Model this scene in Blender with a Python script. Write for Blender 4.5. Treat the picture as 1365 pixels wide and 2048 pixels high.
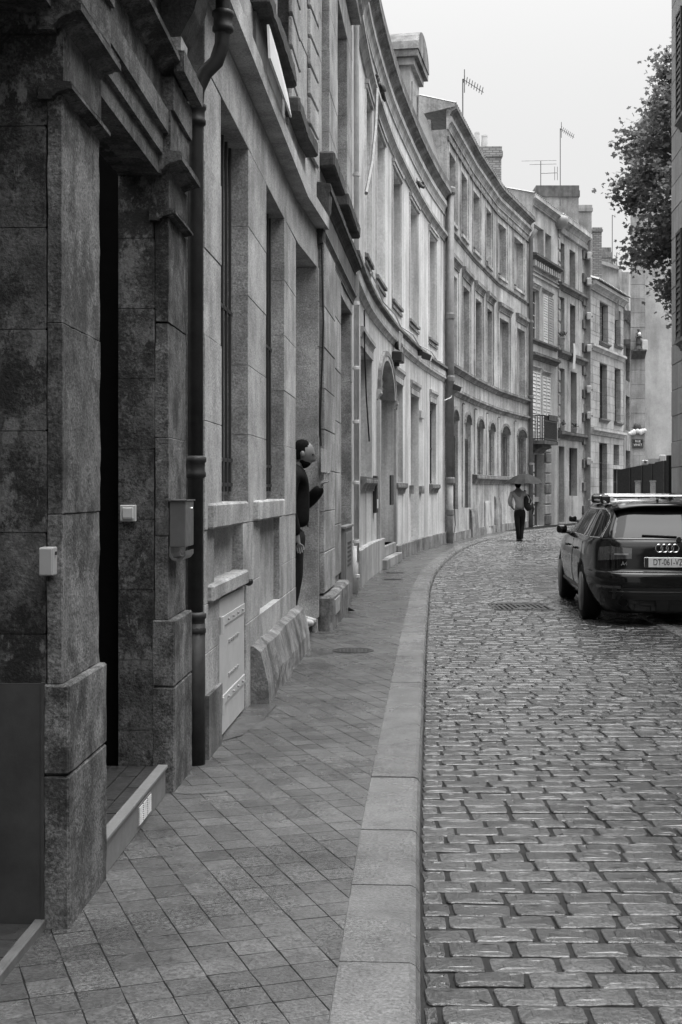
import bpy, bmesh, math, random
from mathutils import Vector, Matrix, noise
R = math.radians
SC = bpy.context.scene
COL = SC.collection
for o in list(bpy.data.objects): bpy.data.objects.remove(o)

# ------------------------------------------------------------------ camera
FPX, HY, CX, CAMH = 2600.0, 980.0, 682.5, 1.5      # focal length in photo pixels, horizon row, middle column, eye height
cam = bpy.data.cameras.new('camera'); camo = bpy.data.objects.new('camera', cam); COL.objects.link(camo)
cam.sensor_fit = 'VERTICAL'; cam.sensor_height = 36.0
cam.lens = FPX / 2048.0 * 36.0
cam.shift_y = -(1024.0 - HY) / 2048.0
cam.clip_start = 0.1; cam.clip_end = 2000
camo.location = (0, 0, CAMH); camo.rotation_euler = (R(90), 0, 0)
SC.camera = camo
# ------------------------------------------------------------------ sky and sun (overcast, wet day)
SUN_EL, SUN_AZ = 70.0, 100.0                       # sun behind the clouds, high on the right
w = bpy.data.worlds.new('World'); SC.world = w; w.use_nodes = True
nt = w.node_tree; bg = nt.nodes['Background']
sky = nt.nodes.new('ShaderNodeTexSky'); sky.sky_type = 'NISHITA'; sky.sun_disc = False
sky.sun_elevation = R(SUN_EL); sky.sun_rotation = R(SUN_AZ); sky.air_density = 1.0; sky.dust_density = 4.0
bw = nt.nodes.new('ShaderNodeRGBToBW'); nt.links.new(sky.outputs[0], bw.inputs[0])
tc = nt.nodes.new('ShaderNodeTexCoord'); sp = nt.nodes.new('ShaderNodeSeparateXYZ'); nt.links.new(tc.outputs['Generated'], sp.inputs[0])
mr = nt.nodes.new('ShaderNodeMapRange'); mr.inputs[1].default_value = 0.0; mr.inputs[2].default_value = 1.0
mr.inputs[3].default_value = 3.7; mr.inputs[4].default_value = 37.0     # overcast dome: brighter towards the zenith
pw = nt.nodes.new('ShaderNodeMath'); pw.operation = 'POWER'; pw.use_clamp = True; pw.inputs[1].default_value = 3.8
nt.links.new(sp.outputs['Z'], pw.inputs[0]); nt.links.new(pw.outputs[0], mr.inputs[0])
mx = nt.nodes.new('ShaderNodeMix'); mx.data_type = 'FLOAT'; mx.inputs[0].default_value = 0.93
nt.links.new(bw.outputs[0], mx.inputs[2]); nt.links.new(mr.outputs[0], mx.inputs[3])
nt.links.new(mx.outputs[0], bg.inputs['Color']); bg.inputs['Strength'].default_value = 0.1
sl = bpy.data.lights.new('sun', 'SUN'); sl.energy = 1.3; sl.angle = R(50); sl.color = (1, 1, 1)
so = bpy.data.objects.new('sun', sl); COL.objects.link(so)
so.rotation_euler = (R(90 - SUN_EL), 0, R(180 - SUN_AZ))
SC.view_settings.view_transform = 'Standard'; SC.view_settings.look = 'None'
SC.view_settings.exposure = 1.15; SC.view_settings.gamma = 1.0

# ------------------------------------------------------------------ materials (grey scale: the photograph is black and white)
class N:
    def __init__(s, name):
        s.m = bpy.data.materials.new(name); s.m.use_nodes = True; s.t = s.m.node_tree
        s.b = s.t.nodes['Principled BSDF']
    def n(s, typ, **kw):
        x = s.t.nodes.new(typ)
        for k, v in kw.items(): setattr(x, k, v)
        return x
    def l(s, a, b): s.t.links.new(a, b)
    def math(s, op, a, b=None, c=None):
        x = s.n('ShaderNodeMath', operation=op)
        for i, v in enumerate((a, b, c)):
            if v is None: continue
            if hasattr(v, 'is_output'): s.l(v, x.inputs[i])
            else: x.inputs[i].default_value = v
        return x.outputs[0]
    def pos(s, sx=1, sy=1, sz=1):
        g = s.n('ShaderNodeNewGeometry'); m = s.n('ShaderNodeMapping'); s.l(g.outputs['Position'], m.inputs[0])
        m.inputs['Scale'].default_value = (sx, sy, sz); return m.outputs[0]
    def noise(s, vec, scale, detail=5, rough=.6):
        x = s.n('ShaderNodeTexNoise'); s.l(vec, x.inputs['Vector']); x.inputs['Scale'].default_value = scale
        x.inputs['Detail'].default_value = detail; x.inputs['Roughness'].default_value = rough; return x.outputs[0]
    def ramp(s, v, a, b, lo=0., hi=1.):
        x = s.n('ShaderNodeMapRange'); s.l(v, x.inputs[0])
        for i, q in enumerate((a, b, lo, hi)): x.inputs[i + 1].default_value = q
        return x.outputs[0]
    def grey(s, v):
        s.l(v, s.b.inputs['Base Color'])
    def bump(s, h, strength, dist=.01):
        x = s.n('ShaderNodeBump'); x.inputs['Strength'].default_value = strength; x.inputs['Distance'].default_value = dist
        s.l(h, x.inputs['Height']); s.l(x.outputs[0], s.b.inputs['Normal'])

MATS = {}
def stone(name, c, blotch=.45, streak=.3, soot=0., grain=.25, bump=.5, rough=.85, blk=.12, bs=1.3, ss=(7, 7, .5), gs=60, pits=0., peel=0., spk=0., sps=42):
    """weathered stone or render: big blotches, rain streaks, soot patches, grain, and a tone of its own for each block"""
    a = N(name); p = a.pos()
    v = None
    n1 = a.noise(p, bs, 6, .65); n2 = a.noise(p, gs, 4, .7); n3 = a.noise(a.pos(*ss), 1.0, 5, .65); n4 = a.noise(p, bs * .45 + .3, 8, .72)
    v = a.ramp(n1, .36, .66, 1 - blotch, 1.0)
    v = a.math('MULTIPLY', v, a.ramp(n3, .44, .66, 1.0, 1 - streak))
    if soot: v = a.math('MULTIPLY', v, a.ramp(n4, .47, .60, 1.0, 1 - soot))
    v = a.math('MULTIPLY', v, a.ramp(n2, .3, .7, 1 - grain, 1 + grain))
    if spk:         # fine dark lichen specks, denser in some places
        n6 = a.noise(p, sps, 6, .8); k = a.ramp(a.math('ADD', n6, a.math('MULTIPLY', a.math('SUBTRACT', n4, .5), 1.1)), .49, .57, 0, 1)
        v = a.math('MULTIPLY', v, a.math('SUBTRACT', 1.0, a.math('MULTIPLY', k, spk)))
    if peel:        # pale scraped patches with hard edges
        n5 = a.noise(a.pos(3.4, 3.4, 2.0), 2.6, 10, .72); k = a.ramp(n5, .555, .60, 0, 1)
        v = a.math('ADD', a.math('MULTIPLY', v, a.math('SUBTRACT', 1.0, k)), a.math('MULTIPLY', k, a.ramp(n2, .3, .7, peel * .7, peel * 1.3)))
    oi = a.n('ShaderNodeObjectInfo')
    v = a.math('MULTIPLY', v, a.ramp(oi.outputs['Random'], 0, 1, 1 - blk, 1 + blk))
    v = a.math('MULTIPLY', v, c)
    a.grey(v); a.b.inputs['Roughness'].default_value = rough
    h = a.math('ADD', a.math('MULTIPLY', n2, .6), a.math('MULTIPLY', a.noise(p, 12, 6, .7), .8))
    if pits:
        vo = a.n('ShaderNodeTexVoronoi'); a.l(p, vo.inputs['Vector']); vo.inputs['Scale'].default_value = 38
        h = a.math('SUBTRACT', h, a.ramp(vo.outputs['Distance'], .1, .35, pits, 0))
    a.bump(h, bump, .008)
    MATS[name] = a.m; return a.m
def plain(name, c, rough=.5, metal=0., spec=.5, nz=.12, ns=8, coat=0., bump=0.):
    a = N(name); p = a.pos()
    v = a.math('MULTIPLY', a.ramp(a.noise(p, ns, 5, .65), .3, .7, 1 - nz, 1 + nz), c); a.grey(v)
    a.l(a.ramp(a.noise(p, ns * 2.3, 4), .3, .7, max(rough - .08, .02), min(rough + .1, 1)), a.b.inputs['Roughness'])
    a.b.inputs['Metallic'].default_value = metal; a.b.inputs['Specular IOR Level'].default_value = spec
    a.b.inputs['Coat Weight'].default_value = coat; a.b.inputs['Coat Roughness'].default_value = .04
    if bump: a.bump(a.noise(p, ns * 6, 4), bump, .004)
    MATS[name] = a.m; return a.m

stone('soot', .125, peel=.9, spk=.72, sps=70, blotch=.6, streak=.45, soot=.6, grain=.6, bump=1.0, bs=7, ss=(5, 5, 1.6), pits=.15, blk=.10, gs=85)
stone('soot_light', .165, spk=.55, sps=95, blotch=.42, streak=.5, soot=.38, grain=.7, bump=1.0, bs=8, ss=(6, 6, 1.4), pits=.12, gs=85)
stone('ashlar', .47, spk=.28, sps=60, blotch=.40, streak=.32, grain=.42, bump=.8, bs=2.6, ss=(2.6, 2.6, .7), pits=.12, blk=.08, gs=75)
stone('mortar_pale', .30, blotch=.3, streak=.2, grain=.3, bump=.4, blk=0)
stone('ashlar_dirty', .26, spk=.4, blotch=.6, streak=.6, grain=.25, bump=.6, bs=2.5, ss=(6, 6, .8), pits=.3)
stone('ashlar_c', .44, spk=.34, sps=50, blotch=.5, streak=.35, grain=.4, bump=.5, bs=2.2, ss=(2.6, 2.6, .7), pits=.15, blk=.14)
stone('mossy', .075, blotch=.6, streak=.4, grain=.5, bump=1.0, bs=4)
stone('render_d', .72, spk=.12, sps=14, blotch=.28, streak=.42, grain=.16, bump=.2, bs=.9, ss=(3.6, 3.6, .18), gs=22)
stone('stone_d', .5, blotch=.4, streak=.4, grain=.12, bump=.3, bs=1.5, ss=(4, 4, .4), gs=40)
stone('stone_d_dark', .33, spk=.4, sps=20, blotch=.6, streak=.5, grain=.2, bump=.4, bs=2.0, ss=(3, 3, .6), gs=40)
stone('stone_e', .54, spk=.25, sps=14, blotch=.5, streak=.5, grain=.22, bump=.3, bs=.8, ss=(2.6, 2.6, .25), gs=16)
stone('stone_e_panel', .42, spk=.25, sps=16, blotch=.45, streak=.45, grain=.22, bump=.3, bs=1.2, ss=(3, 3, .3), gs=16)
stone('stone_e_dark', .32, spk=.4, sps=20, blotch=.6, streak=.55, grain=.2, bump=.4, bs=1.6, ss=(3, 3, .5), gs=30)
stone('stone_f', .54, spk=.2, sps=12, blotch=.3, streak=.35, grain=.1, bump=.2, bs=.8, ss=(2.5, 2.5, .25), gs=25)
stone('stone_g', .50, spk=.25, sps=12, blotch=.4, streak=.4, grain=.1, bump=.2, bs=.8, ss=(2.5, 2.5, .25), gs=25)
stone('stone_h', .42, spk=.25, sps=12, blotch=.35, streak=.3, grain=.12, bump=.3, bs=1.0, ss=(2.5, 2.5, .3), gs=25, blk=.1)
stone('stone_dark_trim', .16, blotch=.6, streak=.4, grain=.25, bump=.4, bs=2)
stone('stone_j', .36, blotch=.5, streak=.3, grain=.2, bump=.5, bs=1.0, gs=25)
stone('render_j', .46, blotch=.4, streak=.3, grain=.1, bump=.2, bs=.6, ss=(1.5, 1.5, .3), gs=25)
stone('stone_k', .25, blotch=.35, streak=.25, grain=.15, bump=.4, bs=.8, gs=30)
stone('mortar', .16, blotch=.3, streak=.1, grain=.3, bump=.4, blk=0)
stone('mortar_dark', .035, blotch=.3, streak=.1, grain=.3, bump=.4, blk=0)
stone('brick_wall', .26, blotch=.4, streak=.3, grain=.3, bump=.5, bs=2, gs=30)
plain('iron_dark', .022, .5, .0, .5, .3, 9, bump=.2)
plain('iron_black', .012, .45)
plain('zinc', .30, .55, .0, .5, .2, 5)
plain('pipe_light', .52, .55, .0, .5, .18, 6)
plain('pipe_dark', .16, .55, .0, .5, .25, 5)
plain('pipe_old', .025, .55, .0, .3, .45, 7, bump=.3)
plain('door_paint', .44, .5, .0, .4, .08, 6, bump=.1)
plain('plate_dark', .035, .55, .0, .4, .35, 6, bump=.15)
plain('threshold', .10, .5, nz=.3)
plain('plate_grey', .165, .5, .0, .4, .1, 8)
plain('white_paint', .62, .5)
plain('white_plastic', .46, .4)
plain('box_grey', .29, .55, nz=.08)
plain('letterbox', .17, .38, .6, .5, .15, 9)
plain('void', .004, .9, 0, 0.05)  # near-black colour painted in place of deep shade
plain('door_wood', .03, .5, bump=.2)
plain('door_mid', .10, .5, bump=.2)
plain('slate_step', .035, .35, 0, .5, .4, 14, bump=.2)
plain('shutter', .60, .6, nz=.1)
plain('shutter_grey', .33, .6, nz=.1)
plain('frame_white', .6, .5)
plain('frame_dark', .05, .5)
plain('terracotta', .30, .8, nz=.25)
plain('pot_clay', .45, .8, nz=.2)
plain('plant', .05, .6, nz=.4, ns=30)
plain('skin', .15, .55, 0, .4, .05)
plain('hair', .004, .9, 0, .1, nz=.3, ns=60)
plain('jacket', .006, .8, 0, .12, .3, 20, bump=.3)
plain('jeans', .008, .8, 0, .2, .3, 20, bump=.3)
plain('trousers', .008, .8, 0, .2)
plain('shirt', .30, .8, 0, .2, .08, 12, bump=.3)
plain('shoe_white', .36, .6)
plain('shoe_dark', .012, .4)
plain('umbrella_cloth', .022, .7, 0, .15, .12, 4)
plain('bag', .014, .6, 0, .3, .4, 12)
plain('bag_trim', .3, .6)
plain('paper', .62, .6, nz=.1)
plain('pigeon', .025, .6, nz=.3, ns=30)
plain('rubber', .006, .7, 0, .15)
plain('rim', .12, .4, .6)
plain('chrome', .75, .12, 1.0)
plain('alu', .45, .36, 1.0)
plain('lens', .035, .08, 0, .6, coat=1.)
plain('lens_light', .16, .12, 0, .6, coat=1.)
plain('plastic_black', .010, .5)
plain('car_paint', .004, .10, .0, .38, .1, 2)
plain('car_paint_silver', .30, .22, .6, .5, .05, 2, coat=1.)
plain('plate_white', .66, .45, nz=.03)
plain('letter_dark', .015, .5, nz=.0)
plain('letter_white', .7, .5, nz=.0)
plain('fence_black', .003, .6, 0, .2)
plain('fence_frame', .012, .5)
plain('bark', .16, .85, nz=.4, ns=6, bump=.5)
plain('chimney_pot', .42, .75, nz=.15)
plain('antenna', .10, .4, .5)
plain('statue', .06, .5, nz=.5, ns=20)
plain('mosaic_white', .65, .4)
plain('leaf_dry', .045, .6, nz=.3, ns=30)
def glass(name, c, rough=.06, spec=.5):
    a = N(name); a.b.inputs['Base Color'].default_value = (c, c, c, 1); a.b.inputs['Roughness'].default_value = rough
    a.b.inputs['Specular IOR Level'].default_value = spec
    h = a.noise(a.pos(), 1.3, 3); a.bump(h, .06, .05); MATS[name] = a.m
glass('glass', .012, .08); glass('car_glass', .006, .05, .16)
def foliage():
    a = N('leaves'); oi = a.noise(a.pos(), 2.2, 4)
    v = a.math('MULTIPLY', a.ramp(oi, .3, .7, .5, 1.5), .085); a.grey(v); a.b.inputs['Roughness'].default_value = .5
    tr = a.n('ShaderNodeBsdfTranslucent'); tr.inputs[0].default_value = (.16, .16, .16, 1); mx_ = a.n('ShaderNodeMixShader'); mx_.inputs[0].default_value = .35
    a.l(a.b.outputs[0], mx_.inputs[1]); a.l(tr.outputs[0], mx_.inputs[2]); a.l(mx_.outputs[0], a.t.nodes['Material Output'].inputs[0])
    MATS['leaves'] = a.m
foliage()
def slate():
    a = N('slate'); g = a.n('ShaderNodeTexCoord')
    br = a.n('ShaderNodeTexBrick'); m = a.n('ShaderNodeMapping'); a.l(g.outputs['UV'], m.inputs[0]); a.l(m.outputs[0], br.inputs[0])
    br.inputs['Scale'].default_value = 1.0; br.inputs['Mortar Size'].default_value = .012; br.inputs['Brick Width'].default_value = .22; br.inputs['Row Height'].default_value = .12
    br.inputs['Color1'].default_value = (.16,) * 3 + (1,); br.inputs['Color2'].default_value = (.24,) * 3 + (1,); br.inputs['Mortar'].default_value = (.03,) * 3 + (1,)
    a.l(br.outputs[0], a.b.inputs['Base Color']); a.b.inputs['Roughness'].default_value = .45
    a.bump(br.outputs['Fac'], -.6, .01); MATS['slate'] = a.m
    b = N('brick'); g = b.n('ShaderNodeTexCoord'); br = b.n('ShaderNodeTexBrick'); b.l(g.outputs['UV'], br.inputs[0])
    br.inputs['Scale'].default_value = 1.0; br.inputs['Mortar Size'].default_value = .014; br.inputs['Brick Width'].default_value = .24; br.inputs['Row Height'].default_value = .085
    br.inputs['Color1'].default_value = (.17,) * 3 + (1,); br.inputs['Color2'].default_value = (.27,) * 3 + (1,); br.inputs['Mortar'].default_value = (.10,) * 3 + (1,)
    b.l(br.outputs[0], b.b.inputs['Base Color']); b.b.inputs['Roughness'].default_value = .9; b.bump(br.outputs['Fac'], -.5, .01); MATS['brick'] = b.m
slate()
def wet(name, c, r0, r1, grain=.3, gs=90, bump=.5, patch=.35, blk=.2, spec=.5, bs=1.1, bd=.006):
    """wet paving: patchy sheen, grain, a tone of its own for each stone"""
    a = N(name); p = a.pos(); n1 = a.noise(p, bs, 4, .6); n2 = a.noise(p, gs, 4, .7); n3 = a.noise(p, 7, 5, .65)
    oi = a.n('ShaderNodeObjectInfo')
    at = a.n('ShaderNodeAttribute', attribute_name='tone')
    v = a.ramp(n1, .3, .7, 1 - patch, 1 + patch)
    v = a.math('MULTIPLY', v, a.ramp(a.noise(p, 3.1, 9, .7), .55, .66, 1.0, .72)); v = a.math('MULTIPLY', v, a.ramp(n2, .3, .7, 1 - grain, 1 + grain)); v = a.math('MULTIPLY', v, a.ramp(n3, .35, .7, .8, 1.15))
    v = a.math('MULTIPLY', v, a.ramp(oi.outputs['Random'], 0, 1, 1 - blk, 1 + blk))
    v = a.math('MULTIPLY', v, a.math('ADD', at.outputs['Fac'], 1.0)); v = a.math('MULTIPLY', v, c); a.grey(v)
    a.l(a.ramp(a.noise(p, 1.7, 4), .35, .65, r0, r1), a.b.inputs['Roughness']); a.b.inputs['Specular IOR Level'].default_value = spec
    a.bump(a.math('ADD', n2, a.math('MULTIPLY', n3, .8)), bump, bd); MATS[name] = a.m
wet('sett', .050, .06, .26, .7, 60, .5, .35, .36, spec=.75, bd=.006)
wet('road_joint', .026, .7, .9, .3, 60, .5, .3, 0, spec=.15)
wet('slab', .092, .16, .42, .7, 90, .55, .22, .2, spec=.6)
wet('slab_joint', .014, .7, .9, .3, 60, .4, .2, 0, spec=.15)
wet('kerb_stone', .14, .14, .4, .6, 80, .6, .2, .1)
wet('ground', .12, .5, .7, .3, 40, .4, .3, 0)
wet('cover_iron', .035, .35, .5, .3, 40, .3, .2, 0)

# ------------------------------------------------------------------ object helpers
def tag(o, label=None, cat=None, group=None, kind=None):
    if label: o['label'] = label
    if cat: o['category'] = cat
    if group: o['group'] = group
    if kind: o['kind'] = kind
    return o
def thing(name, label, cat, loc=(0, 0, 0), group=None):
    o = bpy.data.objects.new(name, None); COL.objects.link(o); o.location = loc; o.empty_display_size = .2
    return tag(o, label, cat, group)
def wloc(o):
    v = Vector((0, 0, 0))
    while o is not None: v += o.location; o = o.parent
    return v
class M:
    """collects faces in world coordinates; build() links them as ONE mesh object"""
    def __init__(s): s.v = []; s.f = []; s.uv = None
    def add(s, vs, fs):
        k = len(s.v); s.v += [tuple(p) for p in vs]; s.f += [tuple(i + k for i in f) for f in fs]
    def box(s, x0, x1, y0, y1, z0, z1):
        s.add([(x0, y0, z0), (x1, y0, z0), (x1, y1, z0), (x0, y1, z0), (x0, y0, z1), (x1, y0, z1), (x1, y1, z1), (x0, y1, z1)],
              [(0, 3, 2, 1), (4, 5, 6, 7), (0, 1, 5, 4), (1, 2, 6, 5), (2, 3, 7, 6), (3, 0, 4, 7)])
    def tube(s, pts, r, n=8, cap=True):
        pts = [Vector(p) for p in pts]; rr = r if isinstance(r, (list, tuple)) else [r] * len(pts)
        up = None; k = len(s.v)
        for i, p in enumerate(pts):
            d = (pts[min(i + 1, len(pts) - 1)] - pts[max(i - 1, 0)]).normalized()
            if up is None:
                up = Vector((0, 0, 1)) if abs(d.z) < .9 else Vector((1, 0, 0))
            a = d.cross(up).normalized(); b = a.cross(d).normalized(); up = b
            for j in range(n):
                t = 2 * math.pi * j / n; q = p + (a * math.cos(t) + b * math.sin(t)) * rr[i]; s.v.append(tuple(q))
        for i in range(len(pts) - 1):
            for j in range(n):
                s.f.append((k + i * n + j, k + i * n + (j + 1) % n, k + (i + 1) * n + (j + 1) % n, k + (i + 1) * n + j))
        if cap:
            s.f.append(tuple(k + j for j in range(n))[::-1]); s.f.append(tuple(k + (len(pts) - 1) * n + j for j in range(n)))
    def lathe(s, c, prof, n=16, axis='z'):
        k = len(s.v); c = Vector(c)
        for (r, h) in prof:
            for j in range(n):
                t = 2 * math.pi * j / n; a, b = r * math.cos(t), r * math.sin(t)
                q = {'z': (a, b, h), 'y': (a, h, b), 'x': (h, a, b)}[axis]; s.v.append(tuple(c + Vector(q)))
        for i in range(len(prof) - 1):
            for j in range(n):
                s.f.append((k + i * n + j, k + i * n + (j + 1) % n, k + (i + 1) * n + (j + 1) % n, k + (i + 1) * n + j))
        s.f.append(tuple(k + j for j in range(n))); s.f.append(tuple(k + (len(prof) - 1) * n + j for j in range(n)))
    def sphere(s, c, r, nu=12, nv=8, fn=None):
        k = len(s.v); c = Vector(c); rx, ry, rz = r if isinstance(r, (tuple, list)) else (r, r, r)
        for i in range(nv + 1):
            ph = math.pi * i / nv
            for j in range(nu):
                t = 2 * math.pi * j / nu; d = Vector((math.sin(ph) * math.cos(t), math.sin(ph) * math.sin(t), math.cos(ph)))
                q = Vector((d.x * rx, d.y * ry, d.z * rz))
                if fn: q = fn(d, q)
                s.v.append(tuple(c + q))
        for i in range(nv):
            for j in range(nu):
                s.f.append((k + i * nu + j, k + (i + 1) * nu + j, k + (i + 1) * nu + (j + 1) % nu, k + i * nu + (j + 1) % nu))
    def build(s, name, mat, parent=None, smooth=False, bevel=0., rough=0., rcut=.05, recalc=True, merge=False, seg=1):
        me = bpy.data.meshes.new(name)
        off = wloc(parent) if parent is not None else Vector((0, 0, 0))
        me.from_pydata([(x - off.x, y - off.y, z - off.z) for (x, y, z) in s.v], [], s.f)
        if rough or recalc or bevel or merge:
            bm = bmesh.new(); bm.from_mesh(me)
            if merge or rough or smooth: bmesh.ops.remove_doubles(bm, verts=bm.verts, dist=1e-5)
            if recalc: bmesh.ops.recalc_face_normals(bm, faces=bm.faces)
            if bevel:
                bmesh.ops.bevel(bm, geom=[e for e in bm.edges if len(e.link_faces) == 2 and e.calc_face_angle(0) > .5], offset=bevel, segments=seg, profile=.5, affect='EDGES')
            if rough:
                for _ in range(6):
                    le = [e for e in bm.edges if e.calc_length() > rcut * 1.6]
                    if not le or len(bm.faces) > 9000: break
                    bmesh.ops.subdivide_edges(bm, edges=le, cuts=1, use_grid_fill=True)
                bm.normal_update()
                for v in bm.verts:
                    p = v.co + off
                    k = noise.noise(p * 9) * .6 + noise.noise(p * 27) * .4 + min(0, noise.noise(p * 5 + Vector((9, 3, 1))) + .25) * 2.2
                    v.co += v.normal * rough * k
            bm.to_mesh(me); bm.free()
        if smooth:
            for p in me.polygons: p.use_smooth = True
        me.materials.append(MATS[mat] if isinstance(mat, str) else mat)
        o = bpy.data.objects.new(name, me); COL.objects.link(o)
        if parent is not None: o.parent = parent
        return o
def px(x, y, d):
    """point of the place seen at photo pixel (x, y) at the distance d"""
    return Vector(((x - CX) * d / FPX, d, CAMH - (y - HY) * d / FPX))

# ------------------------------------------------------------------ facades: u runs along the wall, n towards the street, z up
class Fac:
    def __init__(s, pts, side=1, smooth=False, step=None):
        if smooth:
            q = []; P = [Vector(pts[0]) * 2 - Vector(pts[1])] + [Vector(p) for p in pts] + [Vector(pts[-1]) * 2 - Vector(pts[-2])]
            for i in range(1, len(P) - 2):
                for k in range(6):
                    t = k / 6; a, b, c, d = P[i - 1], P[i], P[i + 1], P[i + 2]
                    q.append(.5 * ((2 * b) + (c - a) * t + (2 * a - 5 * b + 4 * c - d) * t * t + (3 * b - a - 3 * c + d) * t ** 3))
            q.append(P[-2]); pts = q
        s.p = [Vector(p) for p in pts]; s.u = [0]
        for a, b in zip(s.p, s.p[1:]): s.u.append(s.u[-1] + (b - a).length)
        s.nrm = []
        for i in range(len(s.p)):
            d = (s.p[min(i + 1, len(s.p) - 1)] - s.p[max(i - 1, 0)]).normalized(); s.nrm.append(Vector((d.y, -d.x)) * side)
        s.L = s.u[-1]; s.curved = len(s.p) > 2
    def seg(s, u):
        for i in range(len(s.u) - 1):
            if u <= s.u[i + 1] or i == len(s.u) - 2: return i, (u - s.u[i]) / (s.u[i + 1] - s.u[i])
    def P(s, u, n=0., z=0.):
        i, t = s.seg(u); a = s.p[i].lerp(s.p[i + 1], t); nn = s.nrm[i].lerp(s.nrm[i + 1], min(max(t, 0), 1)).normalized()
        q = a + nn * n; return Vector((q.x, q.y, z))
    def ud(s, d):
        for i in range(len(s.p) - 1):
            if d <= s.p[i + 1].y or i == len(s.p) - 2: return s.u[i] + (d - s.p[i].y) / (s.p[i + 1].y - s.p[i].y) * (s.u[i + 1] - s.u[i])
    def ux(s, x, n=0.):
        lo, hi = -2., s.L + 2.
        f = lambda u: (lambda q: CX + q.x / q.y * FPX - x)(s.P(u, n))
        for _ in range(50):
            m = (lo + hi) / 2
            if f(m) < 0: lo = m
            else: hi = m
        return (lo + hi) / 2
    def zx(s, x, y, n=0.):
        q = s.P(s.ux(x, n), n); return CAMH - (y - HY) * q.y / FPX
    def cuts(s, u0, u1):
        if not s.curved: return [u0, u1]
        c = [u for u in s.u if u0 + .02 < u < u1 - .02]; return [u0] + c + [u1]
def fprof(m, F, u0, u1, prof):
    us = F.cuts(u0, u1); k = len(m.v); n = len(prof)
    for u in us:
        for (nn, z) in prof: m.v.append(tuple(F.P(u, nn, z)))
    for i in range(len(us) - 1):
        for j in range(n): m.f.append((k + i * n + j, k + i * n + (j + 1) % n, k + (i + 1) * n + (j + 1) % n, k + (i + 1) * n + j))
    m.f.append(tuple(k + j for j in range(n))); m.f.append(tuple(k + (len(us) - 1) * n + j for j in range(n)))
def fbox(m, F, u0, u1, z0, z1, n0, n1):
    fprof(m, F, u0, u1, [(n0, z0), (n1, z0), (n1, z1), (n0, z1)])
def wall(F, u0, u1, z0, z1, ops, depth=.3, n1=0.):
    """wall with openings (ua, ub, za, zb, rise): front, reveals, ends and top"""
    m = M(); U = sorted(set([u0, u1] + [max(min(q, u1), u0) for o in ops for q in o[:2]])); Z = sorted(set([z0, z1] + [max(min(q, z1), z0) for o in ops for q in o[2:4]]))
    n0 = n1 - depth
    def quad(a, b, c, d): m.add([a, b, c, d], [(0, 1, 2, 3)])
    for i in range(len(U) - 1):
        for j in range(len(Z) - 1):
            um, zm = (U[i] + U[i + 1]) / 2, (Z[j] + Z[j + 1]) / 2
            if any(o[0] < um < o[1] and o[2] < zm < o[3] for o in ops): continue
            cs = F.cuts(U[i], U[i + 1])
            for a, b in zip(cs, cs[1:]): quad(F.P(a, n1, Z[j]), F.P(b, n1, Z[j]), F.P(b, n1, Z[j + 1]), F.P(a, n1, Z[j + 1]))
    for o in ops:
        a, b, c, d = o[:4]; r = o[4] if len(o) > 4 else 0
        quad(F.P(a, n1, c), F.P(a, n0, c), F.P(a, n0, d - r), F.P(a, n1, d - r)); quad(F.P(b, n1, c), F.P(b, n0, c), F.P(b, n0, d - r), F.P(b, n1, d - r))
        quad(F.P(a, n1, c), F.P(b, n1, c), F.P(b, n0, c), F.P(a, n0, c))
        if not r: quad(F.P(a, n1, d), F.P(b, n1, d), F.P(b, n0, d), F.P(a, n0, d))
        else:
            K = 10; pts = [(a + (b - a) * (.5 - .5 * math.cos(math.pi * i / K)), d - r + r * math.sin(math.pi * i / K)) for i in range(K + 1)]
            for (ua, za), (ub, zb) in zip(pts, pts[1:]):
                quad(F.P(ua, n1, za), F.P(ub, n1, zb), F.P(ub, n0, zb), F.P(ua, n0, za))
                quad(F.P(ua, n1, za), F.P(ub, n1, zb), F.P(ub, n1, d), F.P(ua, n1, d))
    for u in (u0, u1): quad(F.P(u, n1, z0), F.P(u, n0, z0), F.P(u, n0, z1), F.P(u, n1, z1))
    cs = F.cuts(u0, u1)
    for a, b in zip(cs, cs[1:]):
        quad(F.P(a, n1, z1), F.P(b, n1, z1), F.P(b, n0, z1), F.P(a, n0, z1))
    return m
rng = random.Random(7)
def block(F, u0, u1, z0, z1, n0, n1, mat, parent, c=.008, name='stone_block'):
    m = M(); n1 += rng.uniform(-.003, .003)
    m.add([F.P(u0, n0, z0), F.P(u1, n0, z0), F.P(u1, n0, z1), F.P(u0, n0, z1), F.P(u0, n1 - c, z0), F.P(u1, n1 - c, z0), F.P(u1, n1 - c, z1), F.P(u0, n1 - c, z1),
           F.P(u0 + c, n1, z0 + c), F.P(u1 - c, n1, z0 + c), F.P(u1 - c, n1, z1 - c), F.P(u0 + c, n1, z1 - c)],
          [(0, 1, 2, 3), (0, 1, 5, 4), (1, 2, 6, 5), (2, 3, 7, 6), (3, 0, 4, 7), (4, 5, 9, 8), (5, 6, 10, 9), (6, 7, 11, 10), (7, 4, 8, 11), (8, 9, 10, 11)])
    return m.build(name, mat, parent)
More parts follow.
